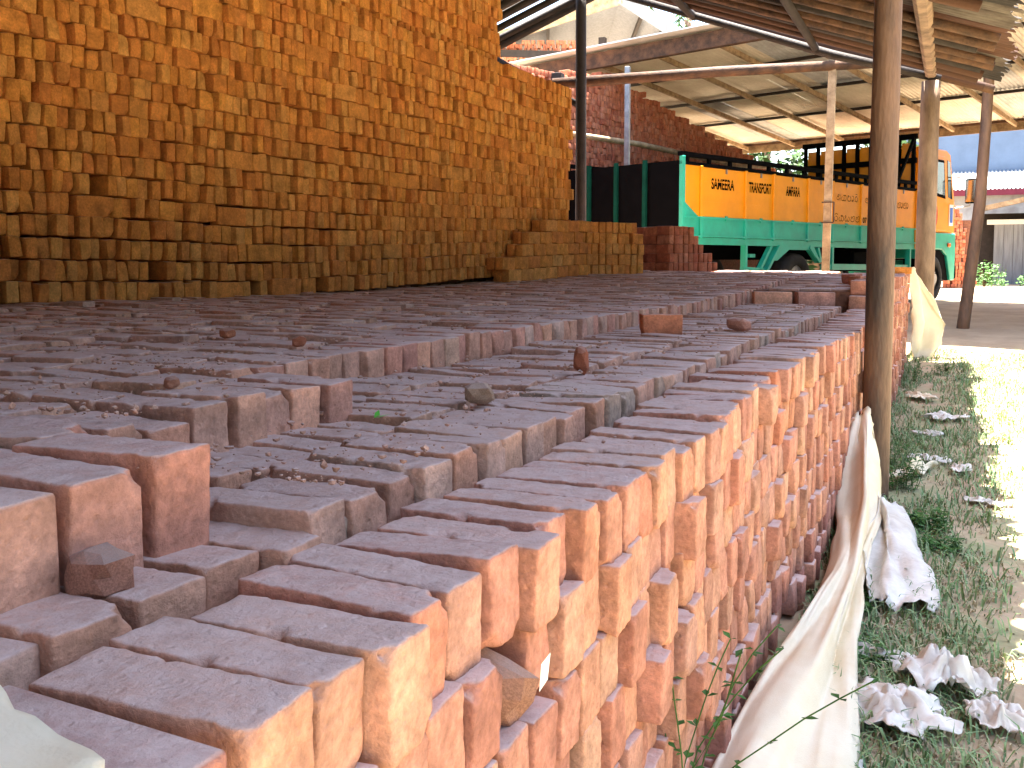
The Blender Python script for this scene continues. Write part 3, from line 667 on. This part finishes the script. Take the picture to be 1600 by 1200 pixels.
def wheel(x, y, tw=.26):
    wc = Vector((x, y, .46)); mb = MB(); prof = [(.27, -.5), (.40, -.5), (.445, -.42), (.46, -.2), (.46, .2), (.445, .42), (.40, .5), (.27, .5)]; n_ = 32; vs_ = []
    for k in range(n_):
        t = 2 * math.pi * k / n_
        for (r, u) in prof: vs_.append((r * math.cos(t), u * tw, r * math.sin(t)))
    np_ = len(prof); mb.add(vs_, [(k*np_+i, k*np_+(i+1) % np_, ((k+1) % n_)*np_+(i+1) % np_, ((k+1) % n_)*np_+i) for k in range(n_) for i in range(np_)])
    t_ = tk('tyre', mb, M['rubber'], smooth=True); t_.location = wc
    mb = MB(); sgn = -1 if y < 1.1 else 1
    mb.tube([(0, -.08 * 1, 0), (0, .08, 0)], .272, 24); mb.tube([(0, -.16, 0), (0, .16, 0)], .10, 14)
    for k in range(8):
        t = 2 * math.pi * k / 8; mb.tube([(.17 * math.cos(t), -.11, .17 * math.sin(t)), (.17 * math.cos(t), .11, .17 * math.sin(t))], .02, 6)
    r_2 = mb.obj('rim', M['steel'], t_)
for x, y in ((3.1, .18), (3.1, .47), (3.1, 1.83), (3.1, 2.12), (8.08, .17), (8.08, 2.13)): wheel(x, y)
# cab
C0, C1 = 7.32, 9.0
up_prof = [(C0, 1.36), (C0, 2.86), (C0 + .12, 2.97), (8.55, 2.97), (8.72, 2.90), (8.97, 1.98), (C1, 1.75), (C1, 1.36)]
tk('cab_body', MB().prism(up_prof, .04, W_ - .04), M['yellow'], .02)
lo_prof = [(C0, 1.35), (C1 + .01, 1.35), (C1 + .03, .95), (C1 + .0, .42), (8.82, .42), (8.62, .92), (8.4, 1.03), (7.76, 1.03), (7.55, .85), (C0, .85)]
tk('cab_skirt', MB().prism(lo_prof, .02, W_ - .02), M['green'], .012)
tk('wheel_arch_liner', MB().prism([(7.5, .55), (7.56, .86), (7.77, 1.02), (8.39, 1.02), (8.61, .91), (8.80, .42), (8.7, .42)], .06, .4), M['black'])
tk('bumper', MB().box((C1 + .02, .03, .45), (C1 + .12, W_ - .03, .72)), M['black'], .02)
d_ = tk('door', MB().prism([(7.62, 1.40), (8.60, 1.40), (8.60, 2.05), (8.46, 2.84), (7.62, 2.84)], .022, .05), M['yellow'], .008)
MB().prism([(7.86, 2.08), (8.47, 2.02), (8.36, 2.76), (7.86, 2.76)], .010, .021).obj('window_seal', M['black'], d_)
MB().prism([(7.91, 2.13), (8.42, 2.08), (8.33, 2.71), (7.91, 2.71)], .004, .0095).obj('window_pane', M['glass'], d_)
MB().box((7.70, .002, 1.86), (7.86, .02, 1.91)).obj('handle', M['black'], d_)
mb = MB(); mb.prism([(8.0 + .14 * math.cos(t), 1.68 + .24 * math.sin(t)) for t in np.linspace(0, 2 * math.pi, 17)[:-1]], .014, .021); mb.obj('red_emblem', M['redpaint'], d_)
tk('quarter_pane', MB().prism([(8.64, 2.06), (8.84, 2.02), (8.68, 2.74), (8.56, 2.78)], .030, .039), M['glass'])
tk('windscreen', MB().add([(8.985, .2, 2.0), (8.985, W_ - .2, 2.0), (8.745, W_ - .2, 2.85), (8.745, .2, 2.85), (8.965, .2, 2.0), (8.965, W_ - .2, 2.0), (8.725, W_ - .2, 2.85), (8.725, .2, 2.85)], [(0,1,2,3),(7,6,5,4),(0,4,5,1),(1,5,6,2),(2,6,7,3),(3,7,4,0)]), M['glass'])
pl = tk('number_plate', MB().box((8.70, .024, 1.50), (8.88, .038, 1.92)), M['white']); MB().box((8.73, .018, 1.56), (8.85, .0235, 1.86)).obj('plate_mark', M['blue'], pl)
tk('side_lamp', MB().box((8.62, -.012, 1.08), (8.74, .018, 1.16)), M['orange'], .01)
mr_ = tk('mirror', MB().box((9.10, -.34, 1.95), (9.16, -.10, 2.44)), M['black'], .02); MB().box((9.092, -.32, 1.98), (9.099, -.12, 2.41)).obj('mirror_glass', M['mirror'], mr_)
MB().box((9.161, -.33, 1.97), (9.166, -.11, 2.42)).obj('mirror_back', M['mirror'], mr_)
for z in (1.90, 2.50): tk('mirror_arm', MB().tube([(8.9, .05, z - .05), (9.12, -.2, z)], .014, 6), M['steel'])
tk('mirror_arm', MB().tube([(9.12, -.2, 1.9), (9.12, -.2, 2.5)], .012, 6), M['steel'])
# lettering
def letters(txt, x0, x1, z0, h):
    cu = bpy.data.curves.new('lettering', 'FONT'); cu.body = txt; cu.size = 1; cu.offset = .022; cu.extrude = .001
    ob = bpy.data.objects.new('tmp', cu); COL.objects.link(ob); bpy.context.view_layer.update()
    me = bpy.data.meshes.new_from_object(ob.evaluated_get(bpy.context.evaluated_depsgraph_get())); bpy.data.objects.remove(ob)
    v = np.empty(len(me.vertices) * 3); me.vertices.foreach_get('co', v); v = v.reshape(-1, 3); lo = v.min(0); hi = v.max(0)
    s = (v - lo) / (hi - lo + 1e-9); q = np.stack([x0 + s[:, 0] * (x1 - x0), -.0025 - .0015 * (v[:, 2] > 0), z0 + s[:, 1] * h], 1)
    me.vertices.foreach_set('co', q.ravel()); me.update(); return link('lettering', me, M['black'], TK)
letters('SAMEERA', .66, 1.22, 1.80, .155); letters('TRANSPORT', 1.60, 2.20, 1.80, .155); letters('AMPARA', 2.62, 3.03, 1.80, .15)
letters('07', 5.10, 5.24, 1.45, .10)
def strokes(lines, x0, x1, z0, z1, wd=.010):       # rounded script drawn as thin strokes in a unit box
    mb = MB(); mx_ = max(p[0] for L_ in lines for p in L_)
    for L_ in lines:
        P = [Vector((x0 + p[0] / mx_ * (x1 - x0), -.003, z0 + p[1] * (z1 - z0))) for p in L_]
        for a, b in zip(P, P[1:]):
            d = (b - a); 
            if d.length < 1e-5: continue
            d.normalize(); nn = Vector((-d.z, 0, d.x)) * wd / 2; a_ = a - d * wd * .4; b_ = b + d * wd * .4
            mb.add([a_ - nn, b_ - nn, b_ + nn, a_ + nn], [(0, 1, 2, 3)])
    return mb.obj('lettering', M['black'], TK)
def arc(cx, cz, rx, rz, a0, a1, n=12): return [(cx + rx * math.cos(R(a0 + (a1 - a0) * i / n)), cz + rz * math.sin(R(a0 + (a1 - a0) * i / n))) for i in range(n + 1)]
def gA(o): return [arc(o + .22, .3, .16, .22, -250, 60), arc(o + .5, .5, .14, .32, 160, -120), arc(o + .30, .62, .10, .12, 0, 300)]
def gM(o): return [arc(o + .2, .3, .18, .28, 120, 400), arc(o + .5, .4, .2, .38, -150, 120), arc(o + .42, .72, .10, .10, -60, 250)]
def gP(o): return [arc(o + .3, .35, .26, .33, 140, 420), arc(o + .18, .66, .08, .1, -90, 240)]
def gAA(o): return [arc(o + .1, .4, .13, .34, 110, -110), arc(o + .04, .12, .08, .1, 0, 300)]
def gR(o): return [arc(o + .25, .35, .2, .33, 70, 400), arc(o + .25, .88, .14, .12, 200, 500)]
def gV(o): return [arc(o + .25, .35, .22, .33, 150, 470), arc(o + .3, .85, .2, .16, 180, 20)]
def gS(o): return [arc(o + .2, .3, .17, .27, 100, 380), arc(o + .52, .35, .17, .32, 190, 440), arc(o + .12, .7, .08, .1, -90, 200)]
def gN(o): return [arc(o + .3, .3, .27, .28, 170, 380), arc(o + .22, .55, .12, .14, -40, 270), arc(o + .5, .62, .1, .2, -90, 140)]
strokes(gA(0) + gM(.75) + gP(1.6) + gAA(2.35) + gR(2.75), 4.18, 4.90, 1.80, 1.93)
strokes(gN(0) + gR(.7), 5.16, 5.50, 1.80, 1.92)
strokes(gS(0) + gN(.85) + gAA(1.6) + gN(1.9) + gAA(2.6), 6.18, 6.82, 1.76, 1.89)
strokes(gV(0) + gM(.65) + gS(1.5) + gN(2.35) + gN(3.1), 4.12, 4.98, 1.46, 1.58)

# ---------------------------------------------------------------- cloth and plastic
def cloth(name, rows, m, label, cat, nu=14, nv=8, fold=.02, seed=0, loc=None, group=None, freq=3.0):
    """rows: list of cross-lines (list of points); smooth surface with folds, real sheet thickness"""
    def lerp(L_, t):
        t *= len(L_) - 1; j = min(int(t), len(L_) - 2); f = t - j; f = f * f * (3 - 2 * f) * .5 + f * .5
        return Vector(L_[j]).lerp(Vector(L_[j+1]), f)
    nr = (len(rows) - 1) * nv; P = []
    for i in range(nr + 1):
        t = i / nr * (len(rows) - 1); j = min(int(t), len(rows) - 2); f = t - j
        for k in range(nu + 1):
            u = k / nu; a = lerp(rows[j], u); b = lerp(rows[j+1], u); p = a.lerp(b, f)
            q = Vector((u * freq, i / nr * 1.6, seed * 4.3))
            p = p + Vector((noise.noise(q + Vector((9, 0, 0))), noise.noise(q + Vector((0, 9, 0))) * .6, noise.noise(q))) * fold + Vector((0, 0, abs(noise.noise(q * 3)) * fold * .5)) + Vector((.5, .3, 1)) * fold * .55 * (abs(math.sin(u * freq * 2.4 + 2.2 * noise.noise(Vector((i / nr * 3, seed, 0))) + seed)) - .5)
            if i in (0, nr) or k in (0, nu): p += noise.noise_vector(q * 6) * fold * .5
            P.append(p)
    base = Vector(loc or P[0]); me = bpy.data.meshes.new(name)
    me.from_pydata([p - base for p in P], [], [(i*(nu+1)+k, i*(nu+1)+k+1, (i+1)*(nu+1)+k+1, (i+1)*(nu+1)+k) for i in range(nr) for k in range(nu)])
    me.polygons.foreach_set('use_smooth', [True] * len(me.polygons))
    o = link(name, me, m); o.location = base; md = o.modifiers.new('thickness', 'SOLIDIFY'); md.thickness = .002
    return props(o, label, cat, group)
cloth('tarpaulin', [[(-.015, 4.36, .36), (.02, 4.38, .37), (.045, 4.36, .35)], [(-.03, 4.16, .20), (.03, 4.2, .30), (.10, 4.2, .18)], [(-.02, 3.75, .06), (.05, 3.75, .17), (.13, 3.85, .05)],
    [(.0, 3.35, .05), (.05, 3.35, .15), (.12, 3.42, .05)], [(.0, 3.0, .05), (.06, 3.0, .13), (.13, 3.0, .03)], [(-.015, 2.6, .07), (.06, 2.6, .12), (.15, 2.62, .03)], [(-.04, 2.2, .08), (.06, 2.2, .12), (.19, 2.2, .02)], [(-.05, 1.75, .09), (.06, 1.75, .12), (.22, 1.8, .02)], [(-.05, 1.3, .09), (.06, 1.3, .11), (.22, 1.3, .02)]],
    M['tarp'], 'long twisted cream tarpaulin trailing from the thick post along the wall foot', 'tarpaulin', nu=30, nv=9, fold=.045, seed=1)
cloth('tarpaulin', [[(.06, 4.02, .16), (.13, 4.05, .10), (.17, 4.15, .03)], [(.10, 3.75, .10), (.17, 3.75, .09), (.24, 3.8, .02)], [(.10, 3.35, .05), (.2, 3.35, .05), (.29, 3.4, .02)], [(.13, 3.05, .03), (.22, 3.0, .03), (.31, 3.05, .015)]],
    M['plastic'], 'pale crumpled sheet spreading onto the grass from beside the thick post', 'plastic sheet', nu=26, nv=9, fold=.05, seed=2)
cloth('tarpaulin', [[(-.03, 10.70, .95), (.0, 10.75, .95), (.02, 10.80, .94)], [(-.01, 10.74, .75), (.08, 10.82, .75), (.17, 10.86, .70)], [(.0, 10.76, .45), (.15, 10.86, .42), (.34, 10.95, .42)], [(.01, 10.78, .16), (.12, 10.88, .10), (.26, 10.92, .16)], [(.02, 10.80, .02), (.08, 10.86, .02), (.15, 10.9, .04)]],
    M['tarp'], 'cream sheet hanging over the far corner of the long low stack', 'tarpaulin', nu=30, nv=8, fold=.06, seed=3)
cloth('tarpaulin', [[(-.34, .235, .772), (-.30, .355, .770), (-.262, .43, .765)], [(-.24, .19, .77), (-.2, .33, .766), (-.19, .405, .758)], [(-.14, .15, .766), (-.11, .30, .762), (-.10, .385, .755)], [(-.03, .10, .74), (-.01, .2, .70), (.0, .29, .66)]],
    M['tarp'], 'cream sheet draped over the near end of the long low stack', 'tarpaulin', nu=16, nv=8, fold=.007, seed=4)
def scrap(x, y, sx, sy, h, seed, label, m='plastic'):
    n_ = 27; V = []; rs = random.Random(seed)
    for j in range(n_):
        for i in range(n_):
            u = i / (n_ - 1) * 2 - 1; v = j / (n_ - 1) * 2 - 1
            a = math.atan2(v, u); mxx = max(abs(u), abs(v)); rr = mxx * (.72 + .38 * noise.noise(Vector((math.cos(a) * 1.6, math.sin(a) * 1.6, seed * 3.3))) + .18 * noise.noise(Vector((math.cos(a) * 5, math.sin(a) * 5, seed))))
            X, Y = rr * math.cos(a) * sx, rr * math.sin(a) * sy
            z = .012 + h * (.5 + .8 * noise.noise(Vector((u * 1.7, v * 1.7, seed * 5))) + .9 * abs(noise.noise(Vector((u * 2.6, v * 2.6, seed * 2)))) - .35 * abs(noise.noise(Vector((u * 5, v * 6, seed * 4))))) * (1 - .55 * mxx)
            V.append((X, Y, max(.006, z)))
    me = bpy.data.meshes.new('plastic_scrap'); me.from_pydata(V, [], [(j*n_+i, j*n_+i+1, (j+1)*n_+i+1, (j+1)*n_+i) for j in range(n_-1) for i in range(n_-1)])
    me.polygons.foreach_set('use_smooth', [True] * len(me.polygons)); o = link('plastic_scrap', me, M[m]); o.location = (x, y, gz(x, y)); o.rotation_euler = (0, 0, rs.uniform(0, 6))
    md = o.modifiers.new('thickness', 'SOLIDIFY'); md.thickness = .0015; props(o, label, 'plastic scrap')
for a in ((.25, 2.28, .17, .17, .07, 1, 'large torn white plastic sheet lying at the foot of the stack'), (.35, 2.50, .15, .13, .12, 2, 'crumpled peaked white plastic heap beside the large torn sheet'), (.46, 2.36, .11, .09, .06, 3, 'white plastic scrap at the outer side of the crumpled heap', ),
          (.19, 2.62, .06, .12, .03, 4, 'small white scrap between tarpaulin and grass'), (.35, 6.9, .20, .12, .07, 5, 'pale rumpled plastic in the grass farther along the wall'), (.42, 5.2, .13, .07, .03, 6, 'flat white plastic strip lying across the grass'),
          (.25, 6.2, .10, .10, .05, 7, 'dirty white scrap close to the wall past the post'), (.27, 5.4, .08, .14, .03, 8, 'thin white scrap in grass behind the thick post'), (.50, 4.55, .11, .08, .025, 9, 'bluish white scrap at the edge of the shade'),
          (.03, 2.75, .035, .1, .05, 10, 'torn plastic shreds caught at the wall foot'), (.02, 2.25, .03, .1, .05, 12, 'torn plastic shreds between wall and tarpaulin'), (.20, 5.0, .06, .25, .10, 11, 'cream plastic strip curling behind the thick post', 'tarp'),
          (.14, 1.98, .12, .08, .04, 13, 'white plastic scrap under the end of the tarpaulin'), (.17, 7.9, .12, .2, .06, 14, 'cream plastic rag against the wall below the hanging sheet', 'tarp')):
    scrap(*a)

# ---------------------------------------------------------------- grass and weeds
def blades(name, cnt, fx, cols, hmin, hmax, label):
    V = np.zeros((cnt, 5, 3)); A = np.zeros((cnt, 5)); k = 0
    while k < cnt:
        x, y, dens = fx()
        if noise.noise(Vector((x * 2.3, y * 1.4, 5))) + .5 * noise.noise(Vector((x * 8, y * 6, 5))) < U(-.45, .45) - dens: continue
        z = gz(x, y) - .004; h = U(hmin, hmax); a = U(0, 6.28); t = U(.3, 1.5) * h; w_ = U(.0012, .003) * (1 + y * .10); dx, dy = math.cos(a), math.sin(a)
        m1 = np.array([x + dx * t * .4, y + dy * t * .4, z + h * .7]); tip = np.array([x + dx * t, y + dy * t, z + h * U(.5, 1)]); sd_ = np.array([-dy, dx, 0]) * w_
        V[k] = [np.array([x, y, z]) - sd_, np.array([x, y, z]) + sd_, m1 + sd_ * .8, m1 - sd_ * .8, tip]; A[k] = random.random(); k += 1
    off = np.arange(cnt) * 5
    F4 = np.stack([off, off+1, off+2, off+3], 1).tolist(); F3 = np.stack([off+3, off+2, off+4], 1).tolist()
    me = bpy.data.meshes.new(name); me.from_pydata(V.reshape(-1, 3).tolist(), [], F4 + F3)
    at = me.attributes.new('brnd', 'FLOAT', 'POINT'); at.data.foreach_set('value', A.ravel().astype(np.float32))
    m = bpy.data.materials.new(name + '_blade'); m.use_nodes = True; n = m.node_tree.nodes; l = m.node_tree.links; p = n['Principled BSDF']; p.inputs['Roughness'].default_value = .7
    at_ = n.new('ShaderNodeAttribute'); at_.attribute_name = 'brnd'; rp = n.new('ShaderNodeValToRGB'); els = rp.color_ramp.elements
    while len(els) < len(cols): els.new(.5)
    for i, c in enumerate(cols): els[i].position = i / (len(cols) - 1); els[i].color = (*c, 1)
    l.new(at_.outputs['Fac'], rp.inputs[0]); l.new(rp.outputs[0], p.inputs['Base Color'])
    return props(link(name, me, m), label, 'grass', kind='stuff')
def fx1():
    y = 1.3 + 10.5 * random.random() ** 1.7; x = -.03 + 1.5 * random.random() ** 1.2; return x, y, .12
blades('green_grass', 24000, fx1, [(.10,.19,.06),(.17,.27,.10),(.24,.32,.14),(.12,.23,.10),(.33,.36,.19)], .015, .075, 'short green grass beside the brick stack')
blades('dry_grass', 34000, fx1, [(.40,.33,.20),(.46,.38,.24),(.30,.25,.15),(.50,.42,.28)], .008, .035, 'dry straw coloured grass beside the brick stack')
def weed(x, y, z, h, nst, label, spread=.06, leaf=.014, lean=(0, 0)):
    root = props(empty('weed', (x, y, z)), label, 'weed')
    ms = MB(); ml = MB()
    for i in range(nst):
        a = U(0, 6.28); p = Vector((U(-.3, .3) * spread, U(-.3, .3) * spread, 0)); pts = [p]; d = Vector((math.cos(a) * .25 + lean[0], math.sin(a) * .25 + lean[1], 1)).normalized(); hh = h * U(.55, 1)
        for j in range(7):
            d = (d + Vector((g(0, .12), g(0, .12), g(0, .05)))).normalized(); p = p + d * hh / 7; pts.append(p)
            for _ in range(2):
                t = U(0, 6.28); ld = Vector((math.cos(t), math.sin(t), U(-.2, .6))).normalized(); sd_ = ld.cross(Vector((0, 0, 1))).normalized(); ll = leaf * U(.6, 1.4)
                ml.add([p, p + ld * ll * .5 + sd_ * ll * .28, p + ld * ll - Vector((0, 0, ll * .15)), p + ld * ll * .5 - sd_ * ll * .28], [(0, 1, 2, 3)])
        ms.tube(pts, .0012, 5)
    ms.obj('stem', M['leafgreen'], root); ml.obj('leaves', M['leafgreen'], root)
weed(-.035, 1.40, .12, .46, 7, 'thin leafy weed climbing the front face of the stack', .06, .018, (.03, .06))
for i, (x, y, lb) in enumerate(((.30, 4.05, 'bushy green weed in the grass beside the pale sheet'), (.33, 3.75, 'low leafy weed at the outer edge of the pale sheet'), (.17, 4.75, 'feathery weed growing at the foot of the thick post'), (.13, 5.2, 'tall weed behind the thick post'),
        (.10, 9.0, 'green weed against the wall below the hanging sheet'), (.16, 2.62, 'green weed poking through between tarpaulin and scraps'), (.30, 9.7, 'spreading weed on the grass by the far end of the stack'), (.08, 3.0, 'small weed squeezed between wall and tarpaulin'))):
    weed(x, y, gz(x, y) - .01, (.10, .08, .20, .25, .25, .07, .15, .08)[i], (26, 18, 22, 10, 14, 9, 24, 8)[i], lb, .22, .026)
ml = MB(); ml.add([(0, 0, 0), (.012, .006, .004), (.03, .004, .008), (.014, -.008, .003)], [(0, 1, 2, 3)]); ml.add([(0, 0, 0), (-.006, .012, .006), (-.004, .022, .010), (.005, .010, .004)], [(0, 1, 2, 3)])
o = ml.obj('green_leaf', mat('bright_leaf', (.12, .5, .06), .5, .1)); o.location = (-.50, 1.30, .793); props(o, 'small bright green leaf lying on the dusty ledge bricks', 'leaf')

# ---------------------------------------------------------------- background on the right
BH = props(empty('house', (2.5, 36, .5)), 'pale blue walled building with corrugated roof and maroon fascia in the distance', 'building')
bo = BH.location
def bpart(name, mb, m, root=BH): return mb.obj(name, m, root)
bpart('wall', MB().box((-4, 1.5, -.2), (14, 6, 5.6)), M['bluewall'])
mb = MB(); nn_ = 150; vs_ = []
for j, (yy, zz) in enumerate(((1.45, 3.75), (-1.2, 2.95))):
    for i in range(nn_ * 4 + 1): vs_.append((-4 + 18 * i / (nn_ * 4), yy, zz + .03 * math.cos(i * math.pi / 2)))
n_ = nn_ * 4 + 1; mb.add(vs_, [(i, i+1, n_+i+1, n_+i) for i in range(n_-1)]); bpart('corrugated_roof', mb, M['zincgrey'])
bpart('fascia', MB().box((-4, -1.26, 2.74), (14, -1.21, 2.93)), M['maroon'])
bpart('lower_wall', MB().box((-4, -.9, -.2), (14, -.7, 2.85)), M['zincgrey'])
SH2 = props(empty('outbuilding', (2.3, 32, .45)), 'small grey plank outbuilding with tiled lean-to roof and blue grey door', 'building')
s2 = SH2.location
mb = MB(); q = [Vector((1.1, 31.0, 2.25)) - s2, Vector((8, 31.2, 3.6)) - s2, Vector((8, 34.6, 4.2)) - s2, Vector((1.2, 34.6, 2.9)) - s2]
q = [Vector((-1.25, -1.3, 2.05)), Vector((5, -1.3, 3.45)), Vector((5, 2.2, 3.6)), Vector((-1.25, 2.2, 2.2))]; mb.add(q + [v + Vector((0, 0, .08)) for v in q], [(0,1,2,3),(7,6,5,4),(0,4,5,1),(1,5,6,2),(2,6,7,3),(3,7,4,0)]); bpart('roof', mb, M['timber'], SH2)
mb = MB(); mb.beam((-1.3, -1.33, 2.12), (5, -1.33, 3.52), .06, .14); bpart('barge_board', mb, M['paletimber'], SH2)
for i in range(22):
    x0 = -.75 + i * .26
    if 8 <= -1 or not (.18 < x0 + .1 < 1.0): bpart('plank', MB().box((x0, .2 + .012 * (i % 2), -.2), (x0 + .25, .24 + .012 * (i % 2), 1.78)), M['greywall'], SH2)
bpart('wall_plate', MB().box((-.95, .12, 1.76), (5, .3, 1.9)), M['white'], SH2)
d2 = bpart('door', MB().box((.28, .22, -.1), (.97, .26, 1.62)), M['door'], SH2); MB().box((.28, .205, .75), (.97, .219, .83)).obj('door_rail', M['greywall'], d2)
for x0 in (.2, .98): bpart('door_frame', MB().box((x0, .18, -.1), (x0 + .07, .28, 1.72)), M['timber'], SH2)
bpart('porch_post', MB().box((1.15, -1.1, -.1), (1.25, -1.0, 2.6)), M['timber'], SH2)
bpart('back_wall', MB().box((-1.2, .6, -.2), (5, .7, 2.1)), M['dark'], SH2)
PC = Stack('brick_heap', 'rough brick heap beyond the front of the truck', M['red'], (.9, 28.5, .4), limit=120)
for k in range(22):
    for i in range(9):
        if i * .09 < .78 - k * .022 + .1 * noise.noise(Vector((k, i, 0))): PC.put(.25 + i * .088 + g(0, .01), 28.4 + i * .03 + g(0, .02), .44 + k * .1, R(-80 + g(0, 6)), R(g(0, 3)), 0, (1, 1.1, 1))
PC.core([((.2, 28.5, .3), (.85, 29.6, 2.2))]); PC.done()
# bushes and palm
def bush(label, x, y, r, h, cnt=700, m='leafgreen'):
    root = props(empty('bush', (x, y, ground_z(x, y))), label, 'bush'); ml = MB()
    for _ in range(cnt):
        a = U(0, 6.28); rr = r * random.random() ** .5; z = h * random.random() * (1 - .5 * (rr / r) ** 2); p = Vector((rr * math.cos(a), rr * math.sin(a), z))
        if noise.noise(p * 3 / r) < -.15: continue
        d = Vector((g(0, 1), g(0, 1), g(.3, .6))).normalized(); s_ = d.orthogonal().normalized(); L_ = U(.05, .12)
        ml.add([p, p + d * L_ * .5 + s_ * L_ * .25, p + d * L_, p + d * L_ * .5 - s_ * L_ * .25], [(0, 1, 2, 3)])
    ml.obj('foliage', M[m], root); ms = MB()
    for i in range(5): ms.tube([(0, 0, -.05), (U(-.4, .4) * r, U(-.4, .4) * r, h * .7)], .012, 5)
    ms.obj('stem', M['timber'], root)
bush('low green bush in front of the grey outbuilding', 1.25, 29.6, .55, .75)
bush('small green bush at the corner of the grey outbuilding', 2.6, 30.0, .5, .5)
def palm(label, x, y, h, cnt=16, fl=3.4):
    root = props(empty('palm_tree', (x, y, .4)), label, 'palm tree')
    MB().tube([(0, 0, -.4), (.1, .05, h * .4), (.35, .1, h * .8), (.45, .1, h)], [.2, .15, .13, .12], 10, .1).obj('trunk', M['post2'], root, True)
    top = Vector((.45, .1, h))
    for i in range(cnt):
        a = 6.28 * i / cnt + U(-.2, .2); el = U(-.1, 1.2); ml = MB(); p = top.copy(); d = Vector((math.cos(a) * math.cos(el), math.sin(a) * math.cos(el), math.sin(el))); pts = [p]
        for j in range(14):
            d = (d + Vector((0, 0, -.11))).normalized(); p = p + d * fl / 14; pts.append(p); sd_ = d.cross(Vector((0, 0, 1))).normalized()
            for sg in (-1, 1):
                ld = (sd_ * sg + d * .7 + Vector((0, 0, -.35))).normalized(); L_ = .75 * math.sin(.3 + 2.5 * j / 14); q = d * .05
                ml.add([p - q, p + q, p + ld * L_ * .6 + q * .8, p + ld * L_, p + ld * L_ * .6 - q * .8], [(0, 1, 2, 3, 4)])
        ml.tube(pts, .02, 5); ml.obj('frond', M['palm'], root)
palm('coconut palm with long fronds behind the far gabled shed', -8.0, 31.2, 9.3, 22, 4.2)
palm('second coconut palm showing above the pale truck shed roof', -6.2, 37.5, 10.6, 22, 4.0)

# ---------------------------------------------------------------- across the yard and behind the viewpoint
BK = Stack('brick_stack', 'added unseen brick stack blocking light at the near end of the terrace aisle', M['tall'], (-2.4, -2.2, .8), limit=0)  # added out of view to keep light from behind the camera off the stacks
for k in range(22):
    for i in range(49): BK.put(-3.75 + i * .0765, -2.2 + g(0, .008), .88 + k * .0965, R(90 + g(0, 2)), R(g(0, 2)), 0)
BK.core([((-3.9, -3.8, .7), (.0, -2.22, 2.98))]); BK.done()
def tree(label, x, y, h, r, cnt=7000, group='added sky-blocking trees along the open yard'):
    root = props(empty('mango_tree', (x, y, ground_z(x, y))), label, 'tree', group); ml = MB(); mt = MB()
    mt.tube([(0, 0, -.2), (.05, 0, h * .25), (.1, .05, h * .5)], [.28, .22, .14], 10, .15)
    blobs = []
    for i in range(11):
        a = U(0, 6.28); q = Vector((math.cos(a) * r * U(.2, .8), math.sin(a) * r * U(.2, .8), h * U(.18, .82))); blobs.append((q, r * U(.35, .55))); mt.tube([(.05, 0, h * U(.2, .4)), q * .6 + Vector((0, 0, q.z * .3)), q], [.10, .06, .02], 6)
    for _ in range(cnt):
        q, br = random.choice(blobs); d = Vector((g(0, 1), g(0, 1), g(0, 1))).normalized(); p = q + d * br * U(.5, 1.05)
        if p.z < .3: continue
        e = Vector((g(0, 1), g(0, 1), g(-.4, .6))).normalized(); s_ = e.orthogonal().normalized(); L_ = U(.18, .38)
        ml.add([p, p + e * L_ * .5 + s_ * L_ * .22, p + e * L_, p + e * L_ * .5 - s_ * L_ * .22], [(0, 1, 2, 3)])
    mt.obj('trunk', M['post2'], root, True); ml.obj('crown', M['treeleaf'], root)
for x, y, h, lb in ((-6.5, 28, 5.2, 'dark leafy tree behind the truck shed beyond the red brick heap'), (-3.2, 29, 5.0, 'dark leafy tree behind the truck bed'), (-1.9, 30.5, 5.0, 'dark leafy tree behind the truck cab')):
    tree(lb, x, y, h, 2.0, 3000, None)
for i in range(10):  # tree row added out of view to screen low sky from the shed interior
    tree('added unseen mango tree blocking low sky across the sunlit yard', 9.5 + U(-.6, .6), -9 + i * 4.2, U(6.9, 7.8), 2.9)

mb = MB(); mb.box((12.6, -16, -.2), (12.8, 34, 2.4)); o = mb.obj('light_blocking_wall', M['greywall']); props(o, 'added unseen grey wall blocking low sky behind the mango trees', 'wall')  # added out of view to stop horizon light passing under the tree crowns
